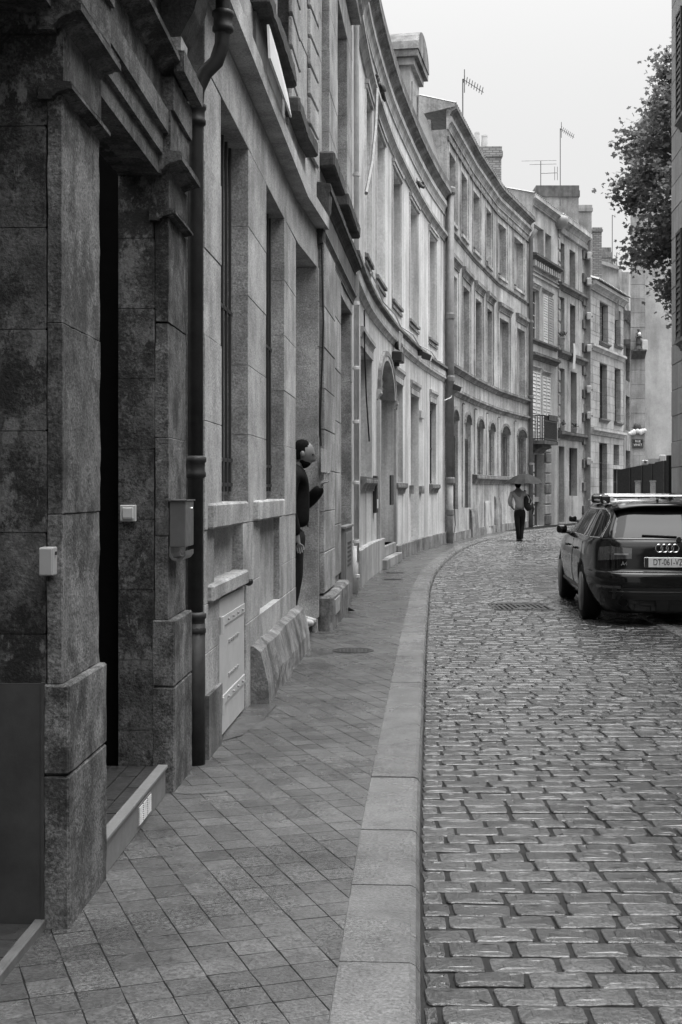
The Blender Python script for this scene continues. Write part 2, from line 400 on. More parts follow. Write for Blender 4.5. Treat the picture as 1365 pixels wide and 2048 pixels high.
def ashlar(F, u0, u1, z0, z1, ops, ch, bl, mat, parent, n1=0., thick=.25, gap=.006, c=.008, name='stone_block'):
    zs = [z0]
    while zs[-1] + ch * .6 < z1: zs.append(min(zs[-1] + ch, z1))
    if z1 - zs[-1] > .01: zs[-1] = z1
    for o in ops:
        for q in o[2:4]:
            if z0 + .05 < q < z1 - .05:
                k = min(range(len(zs)), key=lambda i: abs(zs[i] - q))
                if abs(zs[k] - q) < ch * .45 and 0 < k < len(zs) - 1: zs[k] = q
                else: zs.append(q); zs.sort()
    for j, (a, b) in enumerate(zip(zs, zs[1:])):
        if b - a < .03: continue
        free = [(u0, u1)]
        for o in ops:
            if o[2] < b - .01 and o[3] > a + .01:
                free = [s for (p, q) in free for s in ((p, min(q, o[0])), (max(p, o[1]), q)) if s[1] - s[0] > .03]
        for (p, q) in free:
            L = q - p; k = max(1, round(L / bl)); e = [p]
            for i in range(1, k): e.append(p + L * (i + (.25 if j % 2 else -.25) * (k > 1) + rng.uniform(-.1, .1)) / k)
            e.append(q)
            for ua, ub in zip(e, e[1:]):
                block(F, ua + (gap / 2 if ua > u0 + .01 else 0), ub - (gap / 2 if ub < u1 - .01 else 0), a + gap / 2, b - gap / 2, n1 - thick, n1, mat, parent, c, name)
def grow(ops, g): return [(o[0] - g, o[1] + g, o[2] - g, o[3] + g) + tuple(o[4:]) for o in ops]
def mould(name, F, u0, u1, z0, z1, n, mat, parent, n0=-.02, steps=3, **kw):
    """stepped moulding that grows outwards from z0 to z1"""
    pr = [(n0, z0)]; h = z1 - z0
    if steps >= 3:
        pr += [(n * .28, z0), (n * .28, z0 + h * .16), (n * .36, z0 + h * .20), (n * .42, z0 + h * .34), (n * .56, z0 + h * .46), (n * .76, z0 + h * .52), (n * .82, z0 + h * .58), (n, z0 + h * .60), (n, z0 + h * .82), (n * .93, z0 + h * .86)]
    else:
      for i in range(steps):
        a = n * (i + 1) / steps; z = z0 + (z1 - z0) * (i / steps); z2 = z0 + (z1 - z0) * ((i + 1) / steps)
        pr += [(a, z), (a, z2 - (z2 - z0) * .02)]
    pr += [(n * .96, z1), (n0, z1 + n * .15)]
    m = M(); fprof(m, F, u0, u1, pr); return m.build(name, mat, parent, **kw)
def fpart(name, F, u0, u1, z0, z1, n0, n1, mat, parent, **kw):
    m = M(); fbox(m, F, u0, u1, z0, z1, n0, n1); return m.build(name, mat, parent, **kw)
def sash(F, o, parent, nb=-.22, cols=2, rows=4, fm='frame_white', gm='glass', fw=.05):
    """a window: frame part with panes under it"""
    a, b, c, d = o[:4]; m = M()
    for k in range(cols + 1):
        u = a + (b - a) * k / cols; fbox(m, F, max(a, u - fw / 2), min(b, u + fw / 2), c, d, nb, nb + .05)
    for k in range(rows + 1):
        z = c + (d - c) * k / rows; h = fw / 2 if k in (0, rows) else fw / 4
        fbox(m, F, a, b, max(c, z - h), min(d, z + h), nb + .003, nb + .044)
    fr = m.build('window', fm, parent)
    for i in range(cols):
        for j in range(rows):
            fpart('pane', F, a + (b - a) * i / cols + fw / 2, a + (b - a) * (i + 1) / cols - fw / 2, c + (d - c) * j / rows + fw / 3, c + (d - c) * (j + 1) / rows - fw / 3, nb + .01, nb + .02, gm, fr)
    return fr
def grille(F, o, parent, n=-.1, nb=5, rails=(.05, .5, .95), r=.011, mat='iron_dark'):
    a, b, c, d = o[:4]; g = None
    m = M()
    for t in rails[:1]:
        z = c + (d - c) * t; fbox(m, F, a, b, z - .012, z + .012, n - .008, n + .008)
    g = m.build('window_grille', mat, parent)
    for t in rails[1:]:
        z = c + (d - c) * t; fpart('rail', F, a, b, z - .012, z + .012, n - .008, n + .008, mat, g)
    for k in range(nb):
        u = a + (b - a) * (k + .5) / nb; q = M(); q.tube([F.P(u, n, c), F.P(u, n, d)], r, 5); q.build('bar', mat, g)
    return g
def blind(F, o, parent, nb, mat, name='blind_panel'):
    r = o[4] if len(o) > 4 else 0
    return fpart(name, F, o[0] - .01, o[1] + .01, o[2] - .01, o[3] + .01 , nb - .08, nb, mat, parent)
def shutterleaf(F, u0, u1, z0, z1, n, parent, mat='shutter', slats=14):
    m = M(); s = .05
    fbox(m, F, u0, u0 + s, z0, z1, n, n + .04); fbox(m, F, u1 - s, u1, z0, z1, n, n + .04)
    for z in (z0, (z0 + z1) / 2 - s / 2, z1 - s): fbox(m, F, u0 + s, u1 - s, z, z + s, n + .003, n + .037)
    o = m.build('shutter', mat, parent)
    for k in range(slats):
        z = z0 + s + (z1 - z0 - 2 * s) * (k + .5) / slats; h = (z1 - z0) / slats * .42
        q = M(); fprof(q, F, u0 + s, u1 - s, [(n + .006, z + h), (n + .012, z + h), (n + .036, z - h), (n + .030, z - h)]); q.build('slat', mat, o)
    return o
# ------------------------------------------------------------------ the setting: ground, road, pavement, kerb
def lin(pts, t):
    for (a, x), (b, y) in zip(pts, pts[1:]):
        if t <= b: return x + (y - x) * (t - a) / (b - a)
    (a, x), (b, y) = pts[-2:]; return x + (y - x) * (t - a) / (b - a)
KERB = [(-3, -.17), (3.65, .221), (5.69, .34), (8.86, .56), (12.2, .79), (15.5, 1.03), (19.4, 1.32), (22.7, 1.63), (26.35, 2.08), (30, 2.62), (33, 3.12), (36.8, 3.9), (40.5, 4.85), (44.8, 6.1), (50, 8.3), (54, 10.2), (58, 12.3)]
WALL = [(-6, -1.4), (4.28, -.97), (6.72, -.75), (11.8, -.41), (13.3, -.24), (17.9, .16), (21.2, .40), (23.6, .68), (25.9, 1.0), (28.2, 1.38), (30.5, 1.79), (33, 2.29), (35.4, 2.85), (40.5, 4.1), (45.3, 5.42), (50.5, 7.27), (54.4, 9.05), (58.6, 11.0), (62, 12.6)]
kx = lambda d: lin(KERB, d); wx = lambda d: lin(WALL, d)
RK = [(-3, 2.9), (14.4, 3.5), (25, 4.1), (27, 9), (30, 18), (60, 18)]
rx = lambda d: lin(RK, d)
KW, SWZ = .25, .06
m = M(); m.add([(-400, -60, -.06), (400, -60, -.06), (400, 700, -.06), (-400, 700, -.06)], [(0, 1, 2, 3)])
tag(m.build('ground', 'ground', recalc=False), kind='structure')
def strip(name, fa, fb, d0, d1, z, mat, step=.6):
    m = M(); n = int((d1 - d0) / step); 
    for i in range(n + 1):
        d = d0 + (d1 - d0) * i / n; m.v += [(fa(d), d, z), (fb(d), d, z)]
    for i in range(n): m.f.append((2 * i, 2 * i + 1, 2 * i + 3, 2 * i + 2))
    return m.build(name, mat, recalc=False)
road = tag(strip('road', lambda d: kx(d) - .05, rx, -3, 60, -.0075, 'road_joint'), kind='structure')
pave = tag(strip('pavement', lambda d: wx(d) - .4, lambda d: kx(d) - KW + .012, -3, 58, SWZ - .0018, 'slab_joint'), kind='structure')
kerb = tag(bpy.data.objects.new('kerb', None), kind='structure'); COL.objects.link(kerb)
# setts -----------------------------------------------------------------
rs = random.Random(11)
def sett_shape(rr, fine=True):
    """outline of one worn sett, 1 m x 1 m box, rounded corners, slightly domed"""
    if fine:
        base = []
        for (cx, cy) in ((.5, .5), (-.5, .5), (-.5, -.5), (.5, -.5)):
            r = rr.uniform(.025, .085); ry = rr.uniform(.08, .24)
            jx, jy = rr.uniform(-.03, .012), rr.uniform(-.05, .015)
            for k in range(3):
                t = {(.5, .5): 0, (-.5, .5): 90, (-.5, -.5): 180, (.5, -.5): 270}[(cx, cy)] + 45 * k
                sx, sy = math.copysign(1, cx), math.copysign(1, cy)
                base.append((cx + sx * jx - sx * r + r * math.cos(R(t)), cy + sy * jy - sy * ry + ry * math.sin(R(t))))
        q = []                                              # slightly wavy long sides
        for i, (x, y) in enumerate(base):
            q.append((x, y)); x2, y2 = base[(i + 1) % 12]
            if i % 3 == 2 and abs(x2 - x) > .3:
                for t in (.33, .67): q.append((x + (x2 - x) * t, y + (y2 - y) * t + rr.uniform(-.035, .035)))
        return q
    return [(.5, .38), (.42, .5), (-.42, .5), (-.5, .38), (-.5, -.38), (-.42, -.5), (.42, -.5), (.5, -.38)]
def sett_geo(rr, L, W, fine):
    b = sett_shape(rr, fine); n = len(b)
    vs = [(x * L, y * W, -.03) for x, y in b] + [(x * L * .998, y * W * .995, -.005) for x, y in b] + [(x * (L - .007), y * (W - .008), -.0005) for x, y in b]
    vs += [(x * L * .6, y * W * .55, .001 + rr.uniform(-.0022, .0022)) for x, y in b]
    fs = []
    for k in range(3):
        for i in range(n): fs.append((k * n + i, k * n + (i + 1) % n, (k + 1) * n + (i + 1) % n, (k + 1) * n + i))
    fs.append(tuple(3 * n + i for i in range(n)))
    return vs, fs
PITCH, NOM = .1335, .205
setts = []
d = 2.2; row = 0
while d < 56:
    x0, x1 = kx(d) + .012, min(rx(d), .29 * d + 1.2)
    W = PITCH * rs.uniform(.95, 1.03)
    x = x0 + (rs.uniform(.4, .6) if row % 2 else rs.uniform(.9, 1.0)) * NOM * 0
    first = True
    while x < x1:
        L = NOM * rs.uniform(.88, 1.12)
        if first: L *= (.45 if row % 2 else .95) * rs.uniform(.8, 1.15); first = False
        if rs.random() < .05: L *= .6
        g = rs.uniform(.006, .016) if d < 6 else (rs.uniform(.004, .008) if d < 9 else .004)
        setts.append((x + L / 2, d + W / 2, L - g, W - (rs.uniform(.006, .011) if d < 8 else .005)))
        x += L
    d += W; row += 1
vis = [s for s in setts if s[1] > 3.4 and s[0] < .268 * s[1]]
vis.sort(key=lambda s: s[1]); near = set(vis[:298])
protos = []
for k in range(18):
    vs, fs = sett_geo(rs, NOM, PITCH - .012, True); me = bpy.data.meshes.new('sett'); me.from_pydata(vs, [], fs); me.materials.append(MATS['sett'])
    protos.append(me)
far = M(); tone = []
for s in setts:
    tz = rs.uniform(-.003, .004); ax, ay, az = rs.gauss(0, .009), rs.gauss(0, .009), rs.gauss(0, .012)
    if s in near:
        o = bpy.data.objects.new('sett', rs.choice(protos)); o.parent = road; o.location = (s[0], s[1], tz); o.rotation_euler = (ax, ay, az)
        o.scale = (s[2] / NOM * rs.choice((1, -1)), s[3] / (PITCH - .012), 1); COL.objects.link(o)
    else:
        if s[1] < 2.9: continue
        vs, fs = sett_geo(rs, s[2], s[3], s[1] < 12); mt = Matrix.Translation((s[0], s[1], tz)) @ Matrix.Rotation(az, 4, 'Z') @ Matrix.Rotation(ax, 4, 'X') @ Matrix.Rotation(ay, 4, 'Y')
        far.add([mt @ Vector(v) for v in vs], fs); tone += [rs.uniform(-.22, .22)] * len(fs)
fo = far.build('distant_setts', 'sett', road, recalc=False); tag(fo, kind='stuff')
at = fo.data.attributes.new('tone', 'FLOAT', 'FACE'); at.data.foreach_set('value', tone)
# paving slabs ------------------------------------------------------------
S = .1290; ang = R(19.5); e1 = Vector((math.cos(ang), math.sin(ang))); e2 = Vector((-math.sin(ang), math.cos(ang)))
slabs = []
for i in range(-60, 420):
    for j in range(-60, 420):
        c = e1 * (i * S) + e2 * (j * S) + Vector((-.3, 3.0))
        if 2.6 < c.y < 46 and wx(c.y) - .12 < c.x < kx(c.y) - KW + .095: slabs.append((c.x, c.y))
def slab_geo(rr, s=S - .004):
    a = s / 2; j = lambda: rr.uniform(-.0015, .0015); q = [(-a + j(), -a + j()), (a + j(), -a + j()), (a + j(), a + j()), (-a + j(), a + j())]
    vs = [(x, y, -.02) for x, y in q] + [(x, y, -.0003) for x, y in q] + [(x * .985, y * .985, 0) for x, y in q]
    fs = [(k * 4 + i, k * 4 + (i + 1) % 4, (k + 1) * 4 + (i + 1) % 4, (k + 1) * 4 + i) for k in range(2) for i in range(4)] + [(8, 9, 10, 11)]
    return vs, fs
sp_ = []
for k in range(10):
    vs, fs = slab_geo(rs); me = bpy.data.meshes.new('paving_slab'); me.from_pydata(vs, [], fs); me.materials.append(MATS['slab']); sp_.append(me)
vv = sorted([s for s in slabs if s[1] > 3.5 and s[0] > wx(s[1]) + .06 and s[0] > -.2625 * s[1] - .02], key=lambda s: s[1]); nearS = set(vv[:298])
fs_ = M(); tone = []
for s in slabs:
    tz = SWZ + rs.uniform(-.0006, .0006); a = (rs.gauss(0, .003), rs.gauss(0, .003), ang + rs.gauss(0, .012))
    if s in nearS:
        o = bpy.data.objects.new('paving_slab', rs.choice(sp_)); o.parent = pave; o.location = (s[0], s[1], tz); o.rotation_euler = a; COL.objects.link(o)
    else:
        vs, f2 = slab_geo(rs); mt = Matrix.Translation((s[0], s[1], tz)) @ Matrix.Rotation(a[2], 4, 'Z') @ Matrix.Rotation(a[0], 4, 'X')
        fs_.add([mt @ Vector(v) for v in vs], f2); tone += [rs.uniform(-.16, .16)] * len(f2)
fo = fs_.build('distant_slabs', 'slab', pave, recalc=False); tag(fo, kind='stuff')
at = fo.data.attributes.new('tone', 'FLOAT', 'FACE'); at.data.foreach_set('value', tone)
# cement patches and fillet along the foot of the left wall
for (x, y, r1, r2) in ((390, 1580, .16, .09), (505, 1450, .10, .16)):
    dd = 3744 / (y - 980); c = px(x, y, dd); m = M(); q = []
    for k in range(18):
        t_ = 2 * math.pi * k / 18; rr = 1 + .3 * noise.noise(Vector((x, k * .9, 0))); q.append((c.x + r1 * rr * math.cos(t_), c.y + r2 * rr * math.sin(t_), SWZ + .0025))
    m.add(q + [(c.x, c.y, SWZ + .005)], [(k, (k + 1) % 18, 18) for k in range(18)]); m.build('cement_patch', 'slab', pave, recalc=False)
# kerb stones --------------------------------------------------------------
d = 1.2; ks = [d]
for j in (3.02, 3.95, 4.72, 5.48, 6.5, 7.55, 8.55, 9.7, 11.45, 13.0, 14.7, 16.6, 18.6, 21.6, 24.6): ks.append(j)
while ks[-1] < 56: ks.append(ks[-1] + rs.uniform(1.6, 2.2))
for a, b in zip(ks, ks[1:]):
    gap = .016 if abs(a - 5.48) < .01 else .003
    n = max(2, int((b - a) / .5)); m = M()
    prof = [(-KW, -.06), (-KW, SWZ - .004), (-KW + .006, SWZ + .002), (-.03, SWZ + .002), (-.012, SWZ - .006), (.002, SWZ - .028), (.010, -.06)]
    dz = rs.uniform(.001, .004)
    for i in range(n + 1):
        dd = a + gap + (b - a - 2 * gap) * i / n; t = Vector((kx(dd + .1) - kx(dd - .1), .2)).normalized(); nn = Vector((t.y, -t.x))
        for (q, z) in prof: m.v.append((kx(dd) + nn.x * q, dd + nn.y * q, z + dz))
    k = len(prof)
    for i in range(n):
        for j in range(k): m.f.append((i * k + j, i * k + (j + 1) % k, (i + 1) * k + (j + 1) % k, (i + 1) * k + j))
    m.f.append(tuple(range(k))); m.f.append(tuple(n * k + j for j in range(k)))
    m.build('kerb_stone', 'kerb_stone', kerb, **(dict(rough=.0016, rcut=.05) if b < 15 else {}))
# right-hand pavement with a flush kerb line (the cars stand partly on it)
rp = tag(strip('opposite_pavement', rx, lambda d: 7.5 + .05 * d, -3, 25, .012, 'slab'), kind='structure')
for i in range(16):
    a = -2 + i * 1.65; m = M(); q = [(rx(a), a), (rx(a + 1.64), a + 1.64)]
    m.add([(q[0][0] - .02, a, -.05), (q[0][0] + .13, a, -.05), (q[1][0] + .13, a + 1.64, -.05), (q[1][0] - .02, a + 1.64, -.05),
           (q[0][0] - .02, a, .02), (q[0][0] + .13, a, .02), (q[1][0] + .13, a + 1.64, .02), (q[1][0] - .02, a + 1.64, .02)],
          [(4, 5, 6, 7), (0, 1, 5, 4), (1, 2, 6, 5), (2, 3, 7, 6), (3, 0, 4, 7)]); m.build('kerb_stone', 'kerb_stone', rp, bevel=.006)
# covers in the paving -------------------------------------------------------
def round_cover(x, y, r, label):
    t = thing('manhole_cover', label, 'manhole cover', (x, y, SWZ))
    m = M(); m.lathe((x, y, SWZ), [(r, -.01), (r, .005), (r - .02, .006), (r - .022, .002), (.001, .002)], 40); m.build('frame', 'cover_iron', t, recalc=True)
    for i in range(-5, 6):
        for j in range(-5, 6):
            cx, cy = i * .033, j * .033
            if cx * cx + cy * cy < (r - .035) ** 2:
                q = M(); q.box(x + cx - .011, x + cx + .011, y + cy - .011, y + cy + .011, SWZ + .001, SWZ + .0055); q.build('stud', 'cover_iron', t)
c = px(707, 1301, 11.66); round_cover(c.x, c.y, .185, 'round cast iron manhole cover with studs in the pavement slabs')
def slot_cover(x, y, lab):
    t = thing('drain_cover', lab, 'drain cover', (x, y, SWZ)); m = M(); m.box(x - .17, x + .17, y - .17, y + .17, SWZ - .01, SWZ + .004); m.build('plate', 'cover_iron', t, bevel=.004)
    for k in range(5): q = M(); q.box(x - .14, x + .14, y - .13 + k * .06, y - .11 + k * .06, SWZ + .003, SWZ + .008); q.build('rib', 'cover_iron', t)
slot_cover(.93, 22.5, 'small dark drain cover on the pavement, the farther of two'); slot_cover(.83, 20.8, 'small dark drain cover on the pavement, the nearer of two')
t = thing('road_grating', 'dark rectangular iron grating set in the cobbled road behind the parked car', 'grating', (2.3, 16.7, 0))
m = M(); m.box(1.93, 2.67, 16.25, 16.30, -.02, .006); m.box(1.93, 2.67, 17.1, 17.15, -.02, .006); m.box(1.93, 1.97, 16.3, 17.1, -.02, .005); m.box(2.63, 2.67, 16.3, 17.1, -.02, .005); m.build('frame', 'cover_iron', t)
for k in range(10): q = M(); q.box(1.985 + k * .064, 2.02 + k * .064, 16.3, 17.1, -.01, .004); q.build('bar', 'cover_iron', t)
m = M(); m.box(1.95, 2.65, 16.28, 17.12, -.02, .002); m.build('sump', 'void', t)
# a fallen leaf
def leaf_pts(s):
    q = []
    for k in range(10):
        a = math.pi * 2 * k / 10; r = s * (1 if k % 2 == 0 else .58) * (1.25 if k == 0 else .75 if k in (4, 6) else 1); q.append((r * math.cos(a), r * math.sin(a)))
    return q
c = px(690, 1224, 3744 / 244); m = M(); q = leaf_pts(.10); m.add([(c.x + x, c.y + y * 1.6, SWZ + .012 + .05 * abs(math.sin(i * 1.9))) for i, (x, y) in enumerate(q)] + [(c.x, c.y, SWZ + .008)], [(i, (i + 1) % 10, 10) for i in range(10)])
tag(m.build('fallen_leaf', 'leaf_dry', recalc=False), 'dry curled plane leaf lying on the pavement near the grey cabinet', 'leaf')
# ================================================================== building A: the soot-black portal at the left
FA = Fac([(-.97 - .0413 * 10.28, -6.0), (-.97 + .0413 * 2.47, 6.75)])
ua = FA.ud
A = thing('soot_blackened_building', 'soot-black stone building with pilastered doorway and heavy mouldings, nearest on the left', 'building', (-1.2, 4.5, 0))
D0, D1, D2, D3, D4 = 2.2, 4.28, 4.83, 6.19, 6.72
opsA = [(ua(D0), ua(D1), 0.02, 3.06), (ua(D2), ua(D3), .02, 3.0)]
wA = wall(FA, 0, ua(D4), 0.0, 6.5, grow(opsA, .012), .165, -.008).build('wall', 'soot', A)
ashlar(FA, ua(-1), ua(D4), 0.02, 4.7, opsA, .335, .8, 'soot', wA, 0, .17, .003, .004)
fpart('lobby_dark_side', FA, ua(D3 + .06), ua(D3 + .1), 0, 3.2, -1.2, -.175, 'void', A); fpart('lobby_dark_side', FA, ua(D1 + .1), ua(D1 + .14), 0, 3.2, -1.2, -.175, 'void', A)  # black panels: the darkness of the interior is painted on
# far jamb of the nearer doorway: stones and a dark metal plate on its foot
fpart('lobby_dark_back', FA, ua(D0) - .1, ua(D1) + .1, 0, 3.2, -1.2, -1.1, 'void', A)  # back panels painted black for the unlit rooms
fpart('lobby_dark_back', FA, ua(D2) - .3, ua(D3) + .3, 0, 3.2, -1.2, -1.1, 'void', A)
m = M(); q = FA.P(ua(D1)); m.box(q.x - .6, q.x - .014, D1 - .016, D1 - .003, .06, .865); m.build('jamb_plate', 'plate_dark', A)
m = M(); m.box(q.x - .014, q.x - .004, D1 - .02, D1 - .002, .06, .868); m.build('plate_edge', 'plate_dark', A)
# pilasters
for k, (a, b, n, np) in enumerate(((D1, D2, .052, .078), (D3 + .01, D4, .067, .10))):
    zs = [.86, 1.42, 2.05, 2.80] if k == 0 else [.88, 1.28, 1.75, 2.3, 2.80]
    for i, (za, zb) in enumerate(zip(zs, zs[1:])):
        m = M(); fbox(m, FA, ua(a), ua(b - .004), za + .0005, zb - .0005, .002, n + (i % 2) * .003)
        m.build('pilaster_stone', 'soot_light' if i < 3 else 'soot', A, rough=.006, rcut=.035, bevel=.003)
    for (za, zb) in ((.03, .56), (.5635, .86 + .02 * k)):
        m = M(); fbox(m, FA, ua(a - .012), ua(b + (.0 if k == 0 else 0)), za, zb, -.01, np); m.build('plinth_stone', 'soot_light', A, rough=.0055, rcut=.03, bevel=.007)
    mould('astragal', FA, ua(a - .03), ua(b + (.0 if k == 0 else .0)), 2.78, 2.835, n + .04, 'soot', A, rough=.002, rcut=.03)
    fpart('capital', FA, ua(a), ua(b), 2.83, 3.02, .0, n + .004, 'soot', A, rough=.004, rcut=.04)
    mould('abacus', FA, ua(a - .05), ua(b + (.02 if k == 0 else .0)), 3.0, 3.10, n + .075, 'soot', A, rough=.002, rcut=.03)
# entablature over the doorway
for za, zb, n in ((3.0, 3.09, .03), (3.09, 3.19, .05), (3.19, 3.30, .075)):
    fpart('architrave', FA, ua(D2 - .02), ua(D3 + .01), za, zb - .003, -.1, n, 'soot_light', A, rough=.003, rcut=.05)
fpart('frieze', FA, ua(-2), ua(D4), 3.30, 3.46, -.02, .045, 'soot', A, rough=.003, rcut=.06)
fpart('lintel', FA, ua(-2), ua(D1 + .03), 3.07, 3.30, -.8, .03, 'soot', A)
for a, b in ((D1 - .06, D2 + .04), (D3 - .03, D4)):
    fpart('impost_block', FA, ua(a), ua(b), 3.104, 3.30, -.02, .085, 'soot', A, rough=.004, rcut=.04); fpart('impost_block', FA, ua(a), ua(b), 3.302, 3.46, -.02, .10, 'soot_light', A, rough=.004, rcut=.04)
mould('cornice', FA, ua(-2), ua(D4), 3.46, 3.56, .135, 'soot', A, rough=.003, rcut=.06)
fpart('cornice_block', FA, ua(D3 - .05), ua(D4), 3.475, 3.575, .1, .155, 'soot_light', A, rough=.004, rcut=.04)
m = M(); m.box(0, 0, 0, 0, 0, 0); m = M(); fbox(m, FA, ua(D3 - .05), ua(D3 + .12), 3.575, 3.64, .06, .14); m.build('chipped_stone', 'ashlar', A, rough=.02, rcut=.03)
# dark balcony slab high up with a bracket under it
mould('balcony_slab', FA, ua(1.0), ua(6.86), 4.02, 4.22, .30, 'mossy', A, rough=.006, rcut=.07)
mould('balcony_slab', FA, ua(1.0), ua(6.84), 4.24, 4.6, .38, 'mossy', A)
m = M(); fprof(m, FA, ua(6.40), ua(6.66), [(-.02, 3.66), (.05, 3.66), (.16, 3.86), (.20, 4.02), (-.02, 4.02)]); m.build('bracket', 'mossy', A, rough=.012, rcut=.04)
m = M(); fprof(m, FA, ua(5.1), ua(5.35), [(-.02, 3.62), (.05, 3.62), (.16, 3.84), (.20, 4.02), (-.02, 4.02)]); m.build('bracket', 'mossy', A, rough=.012, rcut=.04)
# doorway: interior darkness painted as a black leaf, transom bar, slate step and metal riser with a vent
m = M(); a_, b_ = FA.P(ua(D2 + .02), -.5), FA.P(ua(D3 - .02), -.5)
fbox(m, FA, ua(D2), ua(D3), 2.3, 2.36, -.55, -.5); m.build('transom', 'door_wood', A)
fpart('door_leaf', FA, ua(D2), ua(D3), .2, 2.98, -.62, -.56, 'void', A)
st = fpart('door_step', FA, ua(D2), ua(D3), .02, .178, -.6, .05, 'mortar_dark', A)
for i in range(7):
    for j in range(3):
        u = ua(D2) + (ua(D3) - ua(D2)) * (j + (i % 2) * .5) / 3; u2 = min(ua(D3) - .004, u + (ua(D3) - ua(D2)) / 3 - .006); n = .045 - i * .085
        if u < ua(D3) - .05: fpart('step_tile', FA, u + .003, u2, .176, .186, n - .08, n, 'slate_step', st)
rz = fpart('step_riser', FA, ua(D2 - .02), ua(D3 - .06), .062, .188, .05, .066, 'plate_grey', A)
fpart('riser_lip', FA, ua(D2 - .02), ua(D3 - .06), .189, .206, .03, .078, 'plate_grey', rz, bevel=.003)
ve = fpart('vent', FA, ua(5.46), ua(5.74), .085, .168, .064, .070, 'box_grey', rz)
for i in range(9):
    for j in range(3):
        u = ua(5.47) + j * .092; fpart('louvre', FA, u, u + .078, .089 + i * .0086, .0932 + i * .0086, .069, .075, 'white_paint', rz)
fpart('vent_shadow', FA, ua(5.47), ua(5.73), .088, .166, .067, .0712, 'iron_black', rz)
# metal threshold and slate floor of the nearer doorway
fl = fpart('lobby_floor', FA, ua(D0), ua(D1) - .01, .02, .072, -1.0, -.03, 'mortar', A)
for i in range(14):
    for j in range(5):
        u = ua(D1) - .02 - .152 * (i + 1) ; n = -.04 - j * .16 - .0
        fpart('lobby_tile', FA, u + (j % 2) * .07, u + .147 + (j % 2) * .07 if i or not j % 2 else u + .15, .07, .078, n - .155, n, 'slate_step', fl)
fpart('threshold', FA, ua(D0), ua(D1) - .004, .03, .092, -.036, .0, 'threshold', A, bevel=.004)

# things fixed to building A -------------------------------------------------
def screw(m, p, r): m.sphere(p, r, 8, 5)
q = px(78, 1095, 4.2); q2 = px(106, 1152, 4.2)
t = thing('junction_box', 'small pale grey junction box on the black jamb above the dark metal plate', 'electrical box', (q.x, 4.22, q2.z))
m = M(); m.box(q.x, q2.x, 4.20, 4.268, q2.z, q.z); m.build('housing', 'box_grey', t, bevel=.004, seg=2)
m = M(); m.box(q.x + .002, q2.x - .002, 4.193, 4.199, q2.z + .003, q.z - .003); m.build('lid', 'box_grey', t, bevel=.002)
m = M(); m.lathe((q2.x, 4.235, q.z - .02), [(.006, -.002), (.006, .006), (.003, .006)], 10, 'x'); m.build('key_switch', 'iron_black', t)
m = M(); m.tube([(q.x + .02, 4.262, q2.z - .02), (q.x + .02, 4.262, q2.z + .01)], .006, 6); m.build('cable_gland', 'iron_black', t)
q = px(241, 1010, 6.18); q2 = px(273, 1043, 6.18)
t = thing('wall_switch', 'square white switch plate on the stained door reveal', 'switch', (q.x, 6.18, q2.z))
m = M(); m.box(q.x, q2.x, 6.168, 6.19, q2.z, q.z); m.build('plate', 'white_plastic', t, bevel=.003)
m = M(); m.box(q.x + .012, q2.x - .012, 6.160, 6.168, q2.z + .012, q.z - .012); m.build('rocker', 'white_plastic', t, bevel=.003)
m = M(); m.box(q.x + .016, q2.x - .016, 6.1575, 6.16, q2.z + .014, q2.z + .022); m.build('name_strip', 'box_grey', t)
# metal box with a curved tray (wall ashtray)
ub = FA.ux(347, .14); zb1, zb0 = FA.zx(347, 1003, .14), FA.zx(347, 1100, .14)
t = thing('wall_ashtray', 'dull metal wall box with a curved tray under it, beside the black drainpipe', 'wall ashtray', tuple(FA.P(ub, .1, zb0 - .06)))
u2 = ua(6.45)
fpart('housing', FA, ua(6.2), u2, zb0, zb1, .072, .15, 'letterbox', t, bevel=.004, seg=2)
fpart('top_lip', FA, ua(6.19), u2 + .01, zb1, zb1 + .006, .07, .157, 'letterbox', t)
m = M(); fprof(m, FA, ua(6.2), u2, [(.072, zb0), (.072, zb0 - .045), (.085, zb0 - .062), (.11, zb0 - .068), (.135, zb0 - .06), (.15, zb0 - .04), (.15, zb0 - .02), (.144, zb0 - .02), (.142, zb0 - .04), (.12, zb0 - .056), (.09, zb0 - .052), (.08, zb0 - .03), (.08, zb0)]); m.build('tray', 'letterbox', t)
m = M(); m.sphere(FA.P(ua(6.37), .151, zb1 - .04), .009, 10, 6); m.build('lock', 'chrome', t)
# black downpipe with its swan-neck
PX, PD = -.765, 6.83
t = thing('black_downpipe', 'black cast iron downpipe with swan neck at the corner of the sooty building', 'downpipe', (PX, PD, .05))
m = M(); m.tube([(PX, PD, .05), (PX, PD, .80)], .052, 12); m.build('lower_pipe', 'pipe_old', t, smooth=True)
pts = [(PX, PD, .80), (PX, PD, 3.50), (PX + .01, PD, 3.60), (PX + .05, PD, 3.69), (PX + .11, PD, 3.75), (PX + .14, PD, 3.84), (PX + .145, PD, 3.95), (PX + .145, PD, 6.6)]
m = M(); m.tube(pts, .040, 12); m.build('upper_pipe', 'pipe_old', t, smooth=True)
for (z, x) in ((.80, PX), (1.62, PX), (3.47, PX), (3.96, PX + .145)):
    m = M(); m.lathe((x, PD, z), [(.041, -.06), (.056, -.05), (.056, -.03), (.050, -.02), (.050, .02), (.058, .03), (.058, .05), (.041, .06)], 14); m.build('collar', 'pipe_old', t, smooth=True)
m = M(); m.box(PX - .1, PX - .02, PD - .012, PD + .012, 1.60, 1.63); m.build('bracket', 'pipe_old', t)

